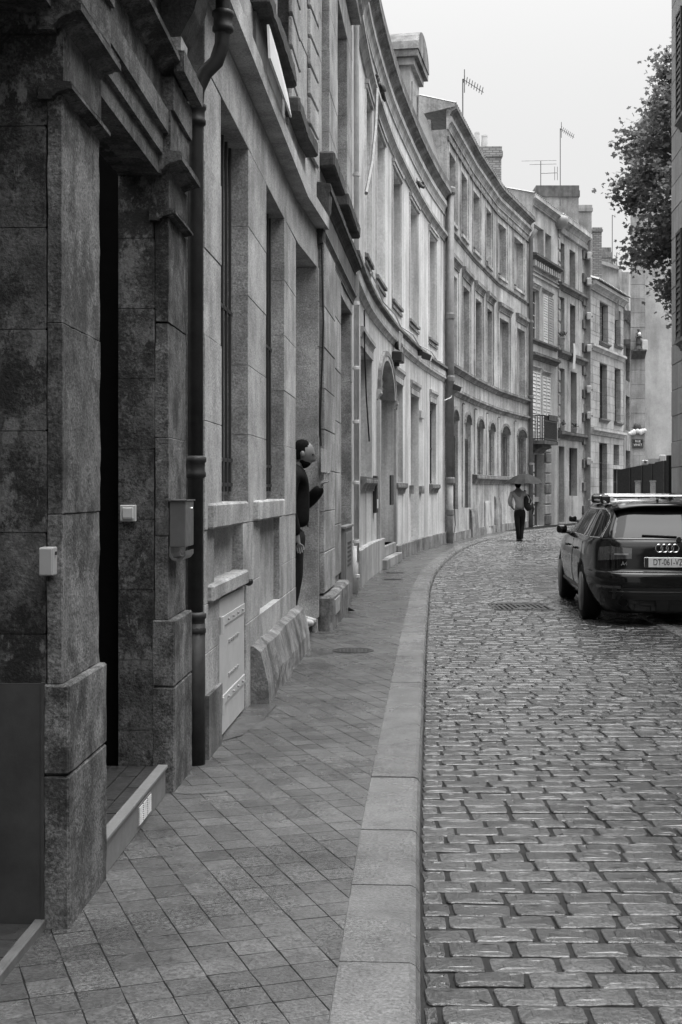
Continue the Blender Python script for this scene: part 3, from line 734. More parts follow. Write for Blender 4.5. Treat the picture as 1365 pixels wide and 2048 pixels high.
# ================================================================== building B: pale ashlar house
FB = Fac([(-1.1715 + .0644 * 6.92, 6.92), (-.4116, 11.8), (-.235, 13.3)])
ub = FB.ud
B = thing('ashlar_house', 'grey ashlar house with barred tall windows, cellar door and smoker in its doorway', 'building', (-.8, 10, 0))
HD, SI = 3.765, 1.43
w1 = (FB.ux(443), FB.ux(497), SI, HD); w2 = (FB.ux(533), FB.ux(569), SI, HD); dr = (ub(11.8), ub(13.22), .03, HD)
ap1 = (FB.ux(430), FB.ux(487), .99, 1.285); ap2 = (FB.ux(520), FB.ux(560), .62, 1.285); cd = (FB.ux(440), FB.ux(491), .03, .885)
opsB = [w1, w2, dr, ap1, ap2, cd]
zt = 8.1
win_up = []
for a, b in ((8.2, 9.8), (10.15, 11.85)):
    win_up.append((ub(a + .2), ub(b - .2), 4.78, 7.3))
wB = wall(FB, 0, ub(13.3), 0, zt, grow(opsB + win_up, .01), .4, -.006).build('wall', 'mortar_pale', B)
ashlar(FB, 0, ub(13.3), .03, 4.12, opsB, .46, 1.0, 'ashlar', wB, 0, .38, .003, .0025)
ashlar(FB, 0, ub(13.3), 4.3, zt - .4, win_up, .46, .9, 'ashlar', wB, .0, .38, .003, .0025)
for xa, xb in ((585, 603), (622, 639)):
    z = 4.75
    while z < zt - .6: fpart('rusticated_band', FB, FB.ux(xa, .035), FB.ux(xb, .035), z, z + .245, .001, .035, 'ashlar', B, bevel=.006); z += .285
fpart('parapet_band', FB, 0, ub(13.3), zt - .4, zt, -.3, .03, 'ashlar', B)
for o in (w1, w2):
    sash(FB, o, B, -.34, 2, 4, 'frame_dark')
    gl = grille(FB, (o[0] + .01, o[1] - .01, SI + .06, HD - .02), B, -.11, 7, (.02, .09, .52), .011)
    fpart('inner_step', FB, o[1] - .055, o[1], SI, HD, -.3, -.16, 'ashlar', B)
for o in win_up: sash(FB, o, B, -.3, 2, 4)
fpart('apron_panel', FB, ap1[0] - .02, ap1[1] + .02, .97, 1.30, -.2, -.07, 'ashlar', B); fpart('apron_panel', FB, ap2[0] - .02, ap2[1] + .02, .6, 1.30, -.2, -.05, 'ashlar', B)
for xa, xb in ((430, 498), (519, 571)):
    m = M(); fbox(m, FB, FB.ux(xa, .04), FB.ux(xb, .045), 1.288, 1.428, -.15, .045); m.build('window_sill', 'ashlar', B, rough=.005, rcut=.06, bevel=.012)
m = M(); fbox(m, FB, FB.ux(428, .03), FB.ux(499, .03), .89, .985, -.1, .03); m.build('cellar_lintel', 'ashlar', B, rough=.006, rcut=.06, bevel=.012)
# plinth: battered stained stone between cellar door and doorway
m = M(); u0, u1 = FB.ux(501), ub(11.84)
for i in range(41):
    u = u0 + (u1 - u0) * i / 40
    for (n, z) in ((-.05, .03), (.13, .03), (.12, .2), (.07, .42), (.02, .45), (-.05, .45)): m.v.append(tuple(FB.P(u, n, z + (.022 * noise.noise(Vector((i * .17, n * 9, z * 3))) if z > .1 else 0))))
for i in range(40):
    for j in range(6): m.f.append((i * 6 + j, i * 6 + (j + 1) % 6, i * 6 + 6 + (j + 1) % 6, i * 6 + 6 + j))
m.f.append(tuple(range(6))); m.f.append(tuple(240 + j for j in range(6)))
m.build('plinth', 'ashlar_dirty', B, rough=.013, rcut=.05)
m = M(); fbox(m, FB, 0.02, FB.ux(438), .03, .40, -.05, .02); m.build('plinth', 'ashlar_dirty', B, rough=.006, rcut=.07)
# worn stone at the cellar threshold
m = M(); q0 = FB.P(cd[0]); m.add([FB.P(cd[0] - .05, -.02, SWZ + .004), FB.P(cd[0] + .2, .10, SWZ + .004), FB.P(cd[0] + .7, .16, SWZ + .005), FB.P(cd[1] + .25, .18, SWZ + .005), FB.P(cd[1] + .5, .09, SWZ + .004), FB.P(cd[1] + .5, -.02, SWZ + .004)], [(0, 1, 2, 3, 4, 5)]); m.build('cellar_threshold', 'slab', B, recalc=False)
# cellar door
door = fpart('cellar_door', FB, cd[0] + .01, cd[1] - .01, .075, .872, -.03, -.005, 'door_paint', B, bevel=.003)
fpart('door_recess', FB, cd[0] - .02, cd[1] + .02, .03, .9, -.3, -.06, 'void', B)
for z in (.275, .735):
    h = fpart('strap_hinge', FB, cd[0] + .005, cd[1] - .02, z - .03, z + .03, -.006, .001, 'door_paint', door, bevel=.003)
    for k in range(4): m = M(); m.sphere(FB.P(cd[0] + .3 + k * .2, .007, z), .009, 8, 5); m.build('rivet', 'box_grey', door)
    m = M(); m.tube([FB.P(cd[0] - .005, .01, z - .06), FB.P(cd[0] - .005, .01, z + .04)], .018, 8); m.build('hinge_pin', 'door_paint', door)
for z in (.40, .60):
    for k in range(5): fpart('vent_slit', FB, cd[0] + .36 + k * .085, cd[0] + .42 + k * .085, z - .012 + .004 * (k % 2), z + .004, -.005, .0015, 'box_grey', door)
m = M(); m.sphere(FB.P(cd[1] + .02, .02, .90), (.03, .03, .028), 10, 7); m.build('door_stop', 'iron_black', B)
# doorstep and deep doorway
m = M(); fbox(m, FB, ub(11.8), ub(13.25), .155, .195, -.7, -.005); m.build('door_step', 'ashlar', B, rough=.003, rcut=.08, bevel=.008)
fpart('step_riser', FB, ub(11.8), ub(13.25), .02, .154, -.7, -.05, 'mortar_dark', B)
fpart('house_door', FB, dr[0] - .05, dr[1] + .05, .19, HD, -.75, -.68, 'door_wood', B)
ashlar(FB, ub(13.224), ub(13.30), .2, HD, [], .46, 1, 'ashlar', wB, .012, .66, .005, .004)
# string course with its soffit, white board and dark sills of the upper windows
mould('string_course', FB, -.05, ub(13.3), 4.16, 4.29, .115, 'ashlar', B, steps=1)
for xa, xb, yb_ in ((541, 595, 178), (601, 637, 316)):
    a, b = FB.P(FB.ux(xa, .13)).y, FB.P(FB.ux(xb, .13)).y; z = FB.zx(xb, yb_, .13)
    m = M(); fbox(m, FB, ub(a), ub(b), z, z + .15, -.05, .13); m.build('mossy_sill', 'mossy', B, rough=.012, rcut=.06, bevel=.02)
    fpart('apron_panel', FB, ub(a + .1), ub(b - .1), 4.3, z - .004, .0, .02, 'stone_dark_trim' if xa < 560 else 'ashlar', B)
mould('eaves_cornice', FB, 0, ub(13.3), zt, zt + .55, .42, 'ashlar', B, steps=4)
m = M(); m.add([FB.P(ub(8.5), .15, 4.32), FB.P(ub(9.85), .15, 4.32), FB.P(ub(9.85), .12, 4.50), FB.P(ub(9.1), .13, 4.545), FB.P(ub(8.5), .14, 4.54),
                FB.P(ub(8.5), .165, 4.32), FB.P(ub(9.85), .165, 4.32), FB.P(ub(9.85), .135, 4.50), FB.P(ub(9.1), .145, 4.545), FB.P(ub(8.5), .155, 4.54)],
               [(0, 1, 2, 3, 4), (5, 6, 7, 8, 9), (0, 1, 6, 5), (1, 2, 7, 6), (2, 3, 8, 7), (3, 4, 9, 8), (4, 0, 5, 9)])
tag(m.build('white_board', 'paper'), 'white board leaning on the string course under the dark upper sill', 'board')

# ================================================================== building C: pilastered portal house
FC = Fac([(-.225, 13.3), (-.225 + .083 * 4.6, 17.9)]); uc = FC.ud
C = thing('portal_house', 'narrow stone house front with dark moulded entablature beside the pale downpipe', 'building', (0, 15.6, 0))
dC = (FC.ux(682), FC.ux(703), .03, 3.9); opsC = [dC]; wC_up = [(uc(13.6), uc(14.5), 5.0, 7.4), (uc(15.55), uc(17.0), 5.0, 7.4)]
wC = wall(FC, 0, FC.L, 0, zt, grow(opsC + wC_up, .01), .5, -.012).build('wall', 'mortar', C)
ashlar(FC, 0, FC.L, .03, 4.05, opsC, .42, .9, 'ashlar_c', wC, 0, .48, .004, .004)
ashlar(FC, 0, FC.L, 4.6, zt - .3, wC_up, .45, .9, 'ashlar', wC, 0, .48, .005, .005)
for o in wC_up: sash(FC, o, C, -.3, 2, 4)
ashlar(FC, 0.0, FC.ux(661), .44, 4.04, [], .42, 1.5, 'ashlar_c', wC, .055, .05, .006, .006)
ashlar(FC, FC.ux(664), FC.ux(679), .5, 4.04, [], .6, 1.5, 'ashlar_c', wC, .025, .02, .006, .006)
m = M(); fbox(m, FC, -.02, uc(15.7), .03, .42, -.02, .14); m.build('plinth', 'ashlar_dirty', C, rough=.02, rcut=.07, bevel=.03)
m = M(); fbox(m, FC, .25, .8, .2, .36, .13, .15); m.build('whitewashed_patch', 'box_grey', C, rough=.008, rcut=.05)
fpart('door', FC, dC[0] - .03, dC[1] + .03, .06, 3.9, -.5, -.42, 'door_mid', C)
fpart('door_transom', FC, dC[0], dC[1], 2.75, 2.83, -.42, -.36, 'door_mid', C)
mould('architrave', FC, -.0, FC.L, 4.05, 4.22, .06, 'stone_dark_trim', C)
fpart('frieze', FC, 0, FC.L, 4.2, 4.42, -.02, .05, 'stone_dark_trim', C, rough=.004, rcut=.1)
mould('entablature_cornice', FC, -.06, FC.L, 4.42, 4.62, .13, 'mossy', C, rough=.006, rcut=.09)
m = M(); fprof(m, FC, -.08, .16, [(-.02, 4.0), (.04, 4.02), (.06, 4.2), (.11, 4.35), (.12, 4.58), (-.02, 4.62)]); m.build('console', 'mossy', C, rough=.02, rcut=.05)
for a, b in ((13.35, 14.7), (15.2, 17.2)):
    m = M(); fbox(m, FC, uc(a), uc(b), 4.82, 4.98, -.05, .16); m.build('mossy_sill', 'mossy', C, rough=.012, rcut=.06, bevel=.02)
mould('eaves_cornice', FC, 0, FC.L, zt - .2, zt + .5, .42, 'ashlar', C, steps=5)
# lighter pier stone laid on as a thin plate, cable and grey cabinet
fpart_ = fpart('pale_stone_patch', FC, FC.ux(643, .06), FC.ux(661, .06), FC.zx(643, 944, .06), FC.zx(643, 896, .06), .056, .062, 'ashlar', None)
tag(fpart_, 'paler patch of stone on the pier right of the smoker', 'stone patch')
m = M(); q = [FC.P(-.03, .03, z) for z in (4.0, 3.2, 2.2, 1.95)]; m.tube([Vector(p) + Vector((.02 * math.sin(i * 2), 0, 0)) for i, p in enumerate(q)], .010, 6)
tag(m.build('hanging_cable', 'iron_black'), 'black cable hanging down the edge of the stone pier by the doorway', 'cable')
ca, cb = uc(15.75), uc(16.9)
t = thing('meter_cabinet', 'grey metal meter cabinet with louvres standing at the foot of the wall', 'cabinet', tuple(FC.P(ca, .1, .06)))
zc = 1.03
fpart('body', FC, ca, cb, .06, zc, .01, .07, 'plate_grey', t, bevel=.006)
fpart('roof', FC, ca - .03, cb + .03, zc, zc + .03, .0, .09, 'plate_grey', t, bevel=.004)
dd = fpart('door', FC, ca + .05, cb - .05, .12, zc - .05, .07, .08, 'plate_grey', t, bevel=.004)
for k in range(6): fpart('louvre', FC, ca + .3, cb - .35, zc - .2 - k * .055, zc - .175 - k * .055, .079, .085, 'iron_dark', dd)
# pale downpipe between C and D
t = thing('pale_downpipe', 'pale painted downpipe with collars between the portal house and the curved house', 'downpipe', (.215, 18.15, .06))
PX2, PD2 = .215, 18.15
m = M(); m.tube([(PX2, PD2, .5), (PX2, PD2, zt - .15), (PX2 + .02, PD2 - .02, zt), (PX2 + .1, PD2 - .05, zt + .25)], .038, 12); m.build('upper_pipe', 'pipe_light', t, smooth=True)
m = M(); m.tube([(PX2 - .02, PD2, .06), (PX2 - .02, PD2, .72)], .046, 12); m.build('lower_pipe', 'pipe_light', t, smooth=True)
for z in (.30, .78, 1.6, 2.45, 3.2, 4.1, 5.9):
    m = M(); m.lathe((PX2, PD2, z), [(.039, -.025), (.049, -.02), (.049, .02), (.039, .025)], 12); m.build('collar', 'pipe_light', t)
    m = M(); m.box(PX2 - .12, PX2 - .03, PD2 - .01, PD2 + .01, z - .01, z + .01); m.build('wall_clip', 'pipe_light', t)
# ================================================================== shared roof pieces
def uvstrip(name, F, u0, u1, prof, mat, parent, wave=0., pitch=.22, step=None):
    """roof surface swept along the facade with UVs in metres; wave makes rows of half-round tiles"""
    L = u1 - u0; n = int(L / (pitch / 6)) if wave else max(2, int(L / .8)); me = bpy.data.meshes.new(name); off = wloc(parent)
    vs, uv, fs = [], [], []; k = len(prof); ln = [0]
    for a, b in zip(prof, prof[1:]): ln.append(ln[-1] + math.hypot(b[0] - a[0], b[1] - a[1]))
    for i in range(n + 1):
        u = u0 + L * i / n; w_ = wave * abs(math.sin(math.pi * (u - u0) / pitch)) if wave else 0
        for j, (nn, z) in enumerate(prof):
            q = F.P(u, nn, z + w_) - off; vs.append(tuple(q)); uv.append((u, ln[j]))
    for i in range(n):
        for j in range(k - 1): fs.append((i * k + j, (i + 1) * k + j, (i + 1) * k + j + 1, i * k + j + 1))
    me.from_pydata(vs, [], fs); ul = me.uv_layers.new(name='UVMap')
    for lp in me.loops: ul.data[lp.index].uv = uv[lp.vertex_index]
    me.materials.append(MATS[mat]); o = bpy.data.objects.new(name, me); COL.objects.link(o); o.parent = parent
    return o
def gable(F, u, prof, mat, parent):
    m = M(); k = len(prof); m.add([F.P(u, n, z) for n, z in prof] + [F.P(u + .12, n, z) for n, z in prof], [tuple(range(k)), tuple(range(k, 2 * k))] + [(i, (i + 1) % k, k + (i + 1) % k, k + i) for i in range(k)]); return m.build('gable', mat, parent)
def boxuv(o):
    me = o.data; ul = me.uv_layers.new(name='UVMap')
    for p in me.polygons:
        for li in p.loop_indices:
            c = me.vertices[me.loops[li].vertex_index].co; n = p.normal
            ul.data[li].uv = (c.x, c.z) if abs(n.y) > abs(n.x) else (c.y, c.z)
    return o
def chimney(parent, x0, x1, y0, d, depth=.7, zb=None, pots=(), mat='brick', cap=.12, capmat=None):
    """stack whose face is seen between photo columns x0..x1 with its top at row y0, distance d"""
    a, b = px(x0, y0, d), px(x1, y0, d); m = M(); m.box(a.x + .05, b.x - .05, d, d + depth, zb, a.z - cap); o = boxuv(m.build('chimney', mat, parent))
    m = M(); m.box(a.x, b.x, d - .05, d + depth + .05, a.z - cap + .002, a.z - cap * .45); boxuv(m.build('chimney_cap', capmat or mat, o))
    m = M(); m.box(a.x + .03, b.x - .03, d - .03, d + depth + .03, a.z - cap * .45 + .002, a.z); boxuv(m.build('chimney_cap', capmat or mat, o))
    for (xa, xb, yt) in pots:
        p, q = px(xa, yt, d + depth / 2), px(xb, yt, d + depth / 2); r = (q.x - p.x) / 2; h = p.z - a.z
        m = M(); m.lathe(((p.x + q.x) / 2, d + depth / 2, a.z), [(r * 1.05, 0), (r, h * .5), (r * .9, h * .86), (r * .98, h * .9), (r * .95, h), (r * .7, h), (r * .7, h * .5)], 12); m.build('chimney_pot', 'chimney_pot', o, smooth=False)
    return o
def antenna(x, yb, yt, d, label, kind=0):
    a, b = px(x, yb, d), px(x, yt, d); t = thing('roof_antenna', label, 'antenna', tuple(a), 'television antennas on the roofs')
    m = M(); m.tube([a, b], .019, 6); m.build('mast', 'antenna', t)
    if kind == 0:      # slanting yagi at the top
        s = Vector((.62, .1, -.36)); m = M(); m.tube([b, b + s], .014, 5); bo = m.build('boom', 'antenna', t)
        for k in range(8):
            p = b + s * ((k + .5) / 8); m = M(); m.tube([p + Vector((0, -.2, .06)), p + Vector((0, .2, -.02))], .013, 5); m.build('element', 'antenna', bo)
        m = M(); m.tube([b + Vector((.05, 0, -.4)), b + Vector((.05, 0, .28))], .014, 5); m.build('reflector', 'antenna', bo)
    elif kind == 1:    # two booms with long rods
        for (dz, l0, l1) in ((0, -.85, .7), (-.16, -.5, .7)):
            m = M(); m.tube([b + Vector((l0, 0, dz)), b + Vector((l1, 0, dz + .03))], .013, 5); m.build('element', 'antenna', t)
        m = M(); p = b + Vector((0, 0, -.55)); m.tube([p, p + Vector((.75, 0, .03))], .02, 5); bo = m.build('boom', 'antenna', t)
        for k in (.62, .74): m = M(); m.tube([p + Vector((k, 0, -.3)), p + Vector((k, 0, .3))], .012, 5); m.build('element', 'antenna', bo)
    else:
        m = M(); m.tube([b, b + Vector((.18, 0, -.1))], .016, 5); m.tube([b + Vector((.12, -.1, 0)), b + Vector((.12, .1, -.1))], .01, 5); m.build('element', 'antenna', t)
    return t

# ================================================================== building D: pale curved house
FD = Fac([(.13, 18.0), (.40, 21.2), (.68, 23.6), (1.0, 25.9), (1.38, 28.2), (1.79, 30.5), (2.29, 33.0), (2.82, 35.35)], smooth=True)
Dh = thing('curved_plaster_house', 'pale rendered house on the bend with blind upper windows and arched doorway', 'building', (1.3, 27, 0))
ZC = 8.95
def rect(F, xl, xr, yt, yb, rise=0.): a = F.ux(xl); return (a, F.ux(xr), F.zx(xl, yb), F.zx(xl, yt)) + ((rise,) if rise else ())
upD = [(FD.ux(a), FD.ux(b), 5.35, 7.95) for a, b in ((731, 741.5), (753, 768), (785.5, 801.5), (820, 835.5), (858.7, 872.5))]
arch = (FD.ux(757), FD.ux(787), .45, 4.05, .75)
g1 = (FD.ux(722), FD.ux(744), 1.72, 3.75); g2 = (FD.ux(789), FD.ux(806), 1.66, 3.75); g3 = (FD.ux(822), FD.ux(838), .30, 3.70); g4 = (FD.ux(860), FD.ux(872.5), 1.66, 3.75)
opsD = upD + [arch, g1, g2, g3, g4]
wall(FD, 0, FD.L, 0, ZC, opsD, .45).build('wall', 'render_d', Dh, recalc=False)
for o in upD:
    blind(FD, o, Dh, -.20, 'render_d')
    for z, n in ((o[3] + .05, .05), (o[3] + .13, .07)): fpart('window_head', FD, o[0] - .12, o[1] + .12, z, z + .07, -.02, n, 'stone_d', Dh)
    for z, n in ((o[2] - .19, .035), (o[2] - .08, .06)): fpart('window_sill', FD, o[0] - .12, o[1] + .12, z, z + .06, -.02, n, 'stone_d_dark', Dh)
    for u in (o[0] - .13, o[1] + .03): fpart('window_jamb', FD, u, u + .10, o[2], o[3] + .04, -.02, .022, 'render_d', Dh)
for o in (g2, g4):
    sash(FD, o, Dh, -.36, 1, 3, 'iron_black', 'glass'); grille(FD, (o[0], o[1], o[2], o[3] - .2), Dh, -.12, 5, (.03, .48, .97), .016, 'iron_black')
    fpart('inner_jamb', FD, o[1] - .1, o[1], o[2], o[3], -.3, -.12, 'stone_d', Dh)
sash(FD, g1, Dh, -.3, 1, 3, 'frame_white')
blind(FD, g3, Dh, -.36, 'stone_d', 'blind_door')
for o in (g1, g2, g3, g4):
    mould('window_hood', FD, o[0] - .08, o[1] + .15, o[3] + .12, o[3] + .28, .06, 'stone_d', Dh)
    fpart('lintel_fascia', FD, o[0] - .04, o[1] + .08, o[3] - .02, o[3] + .10, -.02, .025, 'stone_d', Dh)
for o in (g1, g2, g4): mould('window_sill', FD, o[0] - .12, o[1] + .18, o[2] - .24, o[2] - .02, .10, 'stone_d_dark', Dh)
for a_, b_ in ((g3[0] - .28, g3[0] - .01), (g3[1] + .01, g3[1] + .5)): m = M(); fbox(m, FD, a_, b_, 1.42, 1.60, -.02, .08); m.build('broken_string', 'stone_d_dark', Dh, rough=.03, rcut=.08)
# arched doorway: hood moulding, carved tympanum, panelled door, steps
ac, rad = (arch[0] + arch[1]) / 2, (arch[1] - arch[0]) / 2
def archband(name, r0, r1, n0, n1, mat, zb=3.30, hs=.75, seg=14):
    m = M(); pts = []
    for i in range(seg + 1):
        t = math.pi * i / seg; pts.append((ac - math.cos(t), zb, math.cos(t), math.sin(t)))
    for i in range(seg):
        q = []
        for k in (i, i + 1):
            c, s = math.cos(math.pi * k / seg), math.sin(math.pi * k / seg)
            for (r, n) in ((r0, n0), (r1, n0), (r1, n1), (r0, n1)): q.append(FD.P(ac - c * r, n, zb + s * r * hs / rad))
        m.add(q, [(0, 1, 5, 4), (1, 2, 6, 5), (2, 3, 7, 6), (3, 0, 4, 7), (0, 3, 2, 1), (4, 5, 6, 7)])
    return m.build(name, mat, Dh)
archband('arch_hood', rad + .02, rad + .18, -.02, .06, 'stone_d_dark'); archband('arch_moulding', rad - .14, rad + .01, -.3, .05, 'stone_d')
m = M()
for i in range(60):
    t = rng.uniform(.1, 3.04); r = rng.uniform(.1, rad - .12); m.sphere(FD.P(ac - math.cos(t) * r, -.20, 3.30 + math.sin(t) * r * .75 / rad), rng.uniform(.03, .08), 7, 5)
ty = fpart('tympanum', FD, arch[0], arch[1], 3.28, 4.06, -.34, -.24, 'stone_d', Dh); tag(m.build('carving', 'stone_d', ty, smooth=True), kind='stuff')
for u in (arch[0] - .30, arch[1] + .02): mould('impost', FD, u, u + .28, 3.14, 3.30, .08, 'stone_d', Dh); fpart('door_pilaster', FD, u + .02, u + .25, .4, 3.12, -.02, .06, 'stone_d', Dh)
dl = fpart('entrance_door', FD, arch[0], arch[1], .45, 3.28, -.44, -.38, 'stone_d', Dh)
for i in range(2):
    for j in range(3): fpart('door_panel', FD, arch[0] + .1 + i * rad, arch[0] + .1 + i * rad + rad - .2, .6 + j * .9, 1.35 + j * .9, -.381, -.365, 'stone_d', dl)
for z0, z1, n in ((.05, .24, .17), (.24, .45, .05)): fpart('entrance_step', FD, arch[0] - .05, arch[1] + .12, z0, z1, -.44, n, 'stone_e_panel', Dh, bevel=.015)
# plinth stones, strings, cornice
ue = FD.ux(784); nb = 12
for i in range(nb):
    a = ue + .6 + (FD.L - .1 - ue - .6) * i / nb; b = ue + .6 + (FD.L - .1 - ue - .6) * (i + 1) / nb - .008
    fpart('plinth_stone', FD, a, b, .04, .36, -.02, .07, 'stone_e_dark', Dh, bevel=.012)
for i in range(4):
    a = 1.0 + i * 1.25; fpart('plinth_stone', FD, a, a + 1.24, .04, .62, -.02, .08, 'stone_d', Dh, bevel=.015)
mould('string_course', FD, 0, FD.L, 4.42, 4.56, .08, 'stone_d', Dh); mould('string_course', FD, 0, FD.L, 4.70, 4.82, .13, 'stone_d_dark', Dh, steps=2)
fpart('string_fascia', FD, 0, FD.L, 4.57, 4.70, -.02, .07, 'render_d', Dh)
mould('upper_string', FD, 0, FD.L, 8.22, 8.44, .12, 'stone_d', Dh)
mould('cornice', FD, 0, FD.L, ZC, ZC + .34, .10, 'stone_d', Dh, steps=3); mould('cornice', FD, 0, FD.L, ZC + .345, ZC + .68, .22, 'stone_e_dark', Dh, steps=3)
fpart('gutter', FD, 0, FD.L, ZC + .70, ZC + .82, -.1, .20, 'stone_dark_trim', Dh)
uvstrip('mansard_roof', FD, 0, FD.L, [(.05, ZC + .80), (-.42, ZC + 2.55), (-3.2, ZC + 3.3)], 'slate', Dh)
# dormer with segmental pediment
da, db = FD.ux(821, -.12), FD.ux(838.5, -.12); zd0, zd1 = ZC + .7, 11.35
dm = M(); fbox(dm, FD, da, db, zd0, zd1, -1.9, -.12); dmo = dm.build('dormer', 'stone_d', Dh)
fpart('dormer_window', FD, da + .28, db - .28, zd0 + .35, zd1 - .35, -.13, -.115, 'glass', dmo); fpart('dormer_surround', FD, da + .2, da + .27, zd0 + .3, zd1 - .3, -.13, -.09, 'stone_d', dmo)
fpart('dormer_surround', FD, db - .27, db - .2, zd0 + .3, zd1 - .3, -.13, -.09, 'stone_d', dmo)
for z0, z1, g in ((zd1, zd1 + .16, .10), (zd1 + .162, zd1 + .32, .20)): fpart('dormer_cornice', FD, da - g, db + g, z0, z1, -2.0, -.12 + g, 'stone_d_dark' if g > .15 else 'stone_d', dmo)
m = M(); K = 10; uu = (da + db) / 2; hw = (db - da) / 2 + .24; prof = [(uu - hw * math.cos(math.pi * i / K), zd1 + .325 + .62 * math.sin(math.pi * i / K)) for i in range(K + 1)]
k0 = len(m.v)
for n in (-2.0, .1):
    for (u, z) in prof: m.v.append(tuple(FD.P(u, n, z)))
for i in range(K): m.f.append((i, i + 1, K + 2 + i, K + 1 + i))
m.f.append(tuple(range(K + 1))); m.f.append(tuple(K + 1 + i for i in range(K + 1))); m.f.append((0, K, 2 * K + 1, K + 1)); m.build('pediment', 'stone_d_dark', dmo)

# things fixed to building D
def flood(u, z, F, n, label, yaw=0):
    t = thing('floodlight', label, 'floodlight', tuple(F.P(u, n, z))); m = M(); fprof(m, F, u - .14, u + .14, [(n + .02, z - .08), (n + .22, z - .14), (n + .26, z - .02), (n + .06, z + .08)]); m.build('housing', 'iron_dark', t, bevel=.01)
    m = M(); fbox(m, F, u - .015, u + .015, z - .02, z + .12, n - .1, n + .04); m.build('bracket', 'iron_dark', t)
    m = M(); fprof(m, F, u - .11, u + .11, [(n + .215, z - .145), (n + .225, z - .148), (n + .262, z - .04), (n + .252, z - .035)]); m.build('lens', 'lens', t)
flood(FD.ux(842, .14), 4.62, FD, .14, 'black floodlight hanging on the string course of the curved house')
flood(FD.L - .05, 4.30, FD, .22, 'black floodlight on the dark downpipe at the end of the curved house')
u = FD.ux(797, .1); t = thing('lamp_housing', 'black lamp housing standing on the window hood beside the arch', 'lamp', tuple(FD.P(u, .1, 4.06)))
fpart('body', FD, u - .28, u + .25, 4.07, 4.28, .0, .2, 'iron_dark', t, bevel=.02); fpart('foot', FD, u - .05, u + .05, 4.0, 4.07, .02, .12, 'iron_dark', t)
m = M(); m.sphere(FD.P(u + .05, .1, 4.42), .09, 10, 7); m.build('lamp_head', 'iron_dark', t); m = M()
for a in (-.25, 0, .25): m.tube([FD.P(u + a - .1, .16, 4.3), FD.P(u + a - .1, .16, 4.66)], .012, 5)
m.tube([FD.P(u - .35, .16, 4.66), FD.P(u + .2, .16, 4.66)], .012, 5); m.build('cage', 'white_paint', t)
def wire(name, pts, r, mat, label): m = M(); m.tube(pts, r, 5); return tag(m.build(name, mat), label, 'cable')
wire('sagging_wire', [FD.P(FD.ux(742 + k * 12, .17), .17, 4.83 + .06 * math.sin(k * 2.1)) for k in range(13)], .014, 'white_paint', 'thin white wire running along the string course of the curved house')
wire('grey_hose', [FD.P(FD.ux(755, .15), .15, 8.2), FD.P(FD.ux(752, .17), .17, 7.4), FD.P(FD.ux(745, .17), .17, 6.6), FD.P(FD.ux(733, .14), .14, 5.9)], .03, 'pipe_dark', 'grey hose slanting down from the upper string course beside the pale downpipe')
wire('drop_cable', [FD.P(FD.ux(729, .05), .05, 4.3), FD.P(FD.ux(730, .05), .05, 3.6), FD.P(FD.ux(733, .05), .05, 3.0), FD.P(FD.ux(739, .05), .05, 2.3)], .012, 'iron_black', 'thin black cable hanging down the wall left of the arched door')
wire('white_lead', [FD.P(FD.L - .12, .12, 4.6), FD.P(FD.L - .05, .28, 4.35), FD.P(FD.L - .2, .2, 4.0), FD.P(FD.L - .5, .06, 3.9)], .015, 'white_paint', 'short white lead looping below the floodlight on the dark downpipe')
def plate(name, F, xa, xb, ya, yb, n, th, mat, label, cat, **kw):
    o = fpart(name, F, F.ux(xa, n), F.ux(xb, n), F.zx(xa, yb, n), F.zx(xa, ya, n), n, n + th, mat, None, **kw); return tag(o, label, cat)
plate('name_plaque', FD, 779.5, 785, 950, 1010, .07, .03, 'iron_black', 'tall narrow dark plaque right of the arched doorway', 'plaque', bevel=.006)
u = FD.ux(752, .02); t = thing('door_panel_box', 'dark entry panel with white outline left of the arched doorway', 'entry phone', tuple(FD.P(u, .03, 1.3)))
fpart('case', FD, u - .35, u - .05, 1.1, 1.75, .0, .07, 'iron_dark', t, bevel=.01); fpart('label_strip', FD, u - .32, u - .08, 1.18, 1.34, .07, .075, 'white_paint', t)
fpart('camera_window', FD, u - .30, u - .1, 1.5, 1.65, .07, .075, 'glass', t)
plate('alarm_box', FD, 830, 836, 820, 836, -.1, .16, 'white_plastic', 'small white alarm box inside the blind door recess', 'alarm box', bevel=.01)
def pigeon(p, yaw, label):
    t = thing('pigeon', label, 'pigeon', tuple(p), 'pigeons on the curved cornice'); mt = Matrix.Translation(p) @ Matrix.Rotation(yaw, 4, 'Z')
    m = M()
    m.sphere((0, 0, .15), (.075, .15, .085), 12, 8, lambda d, q: Vector((q.x, q.y, q.z + .25 * q.y)))
    m.sphere((0, .13, .25), (.035, .04, .07), 10, 6); m.sphere((0, .155, .32), (.033, .042, .034), 10, 6); m.tube([(0, .19, .315), (0, .225, .305)], [.012, .003], 6)
    m.tube([(0, -.10, .12), (0, -.20, .06), (0, -.30, .01)], [.055, .045, .03], 6)
    for s in (-1, 1): m.tube([(s * .03, .01, .08), (s * .03, .02, .0)], .008, 5); m.sphere((s * .066, -.03, .15), (.018, .15, .06), 8, 6)
    m.v = [tuple(mt @ Vector(v)) for v in m.v]; m.build('body', 'pigeon', t, smooth=True)
pigeon(FD.P(FD.ux(762, .1), .08, 8.46), R(160), 'dark pigeon on the upper string course near the pale downpipe'); pigeon(FD.P(FD.ux(841, .1), .06, 8.46), R(20), 'dark pigeon on the upper string course near the dark downpipe')
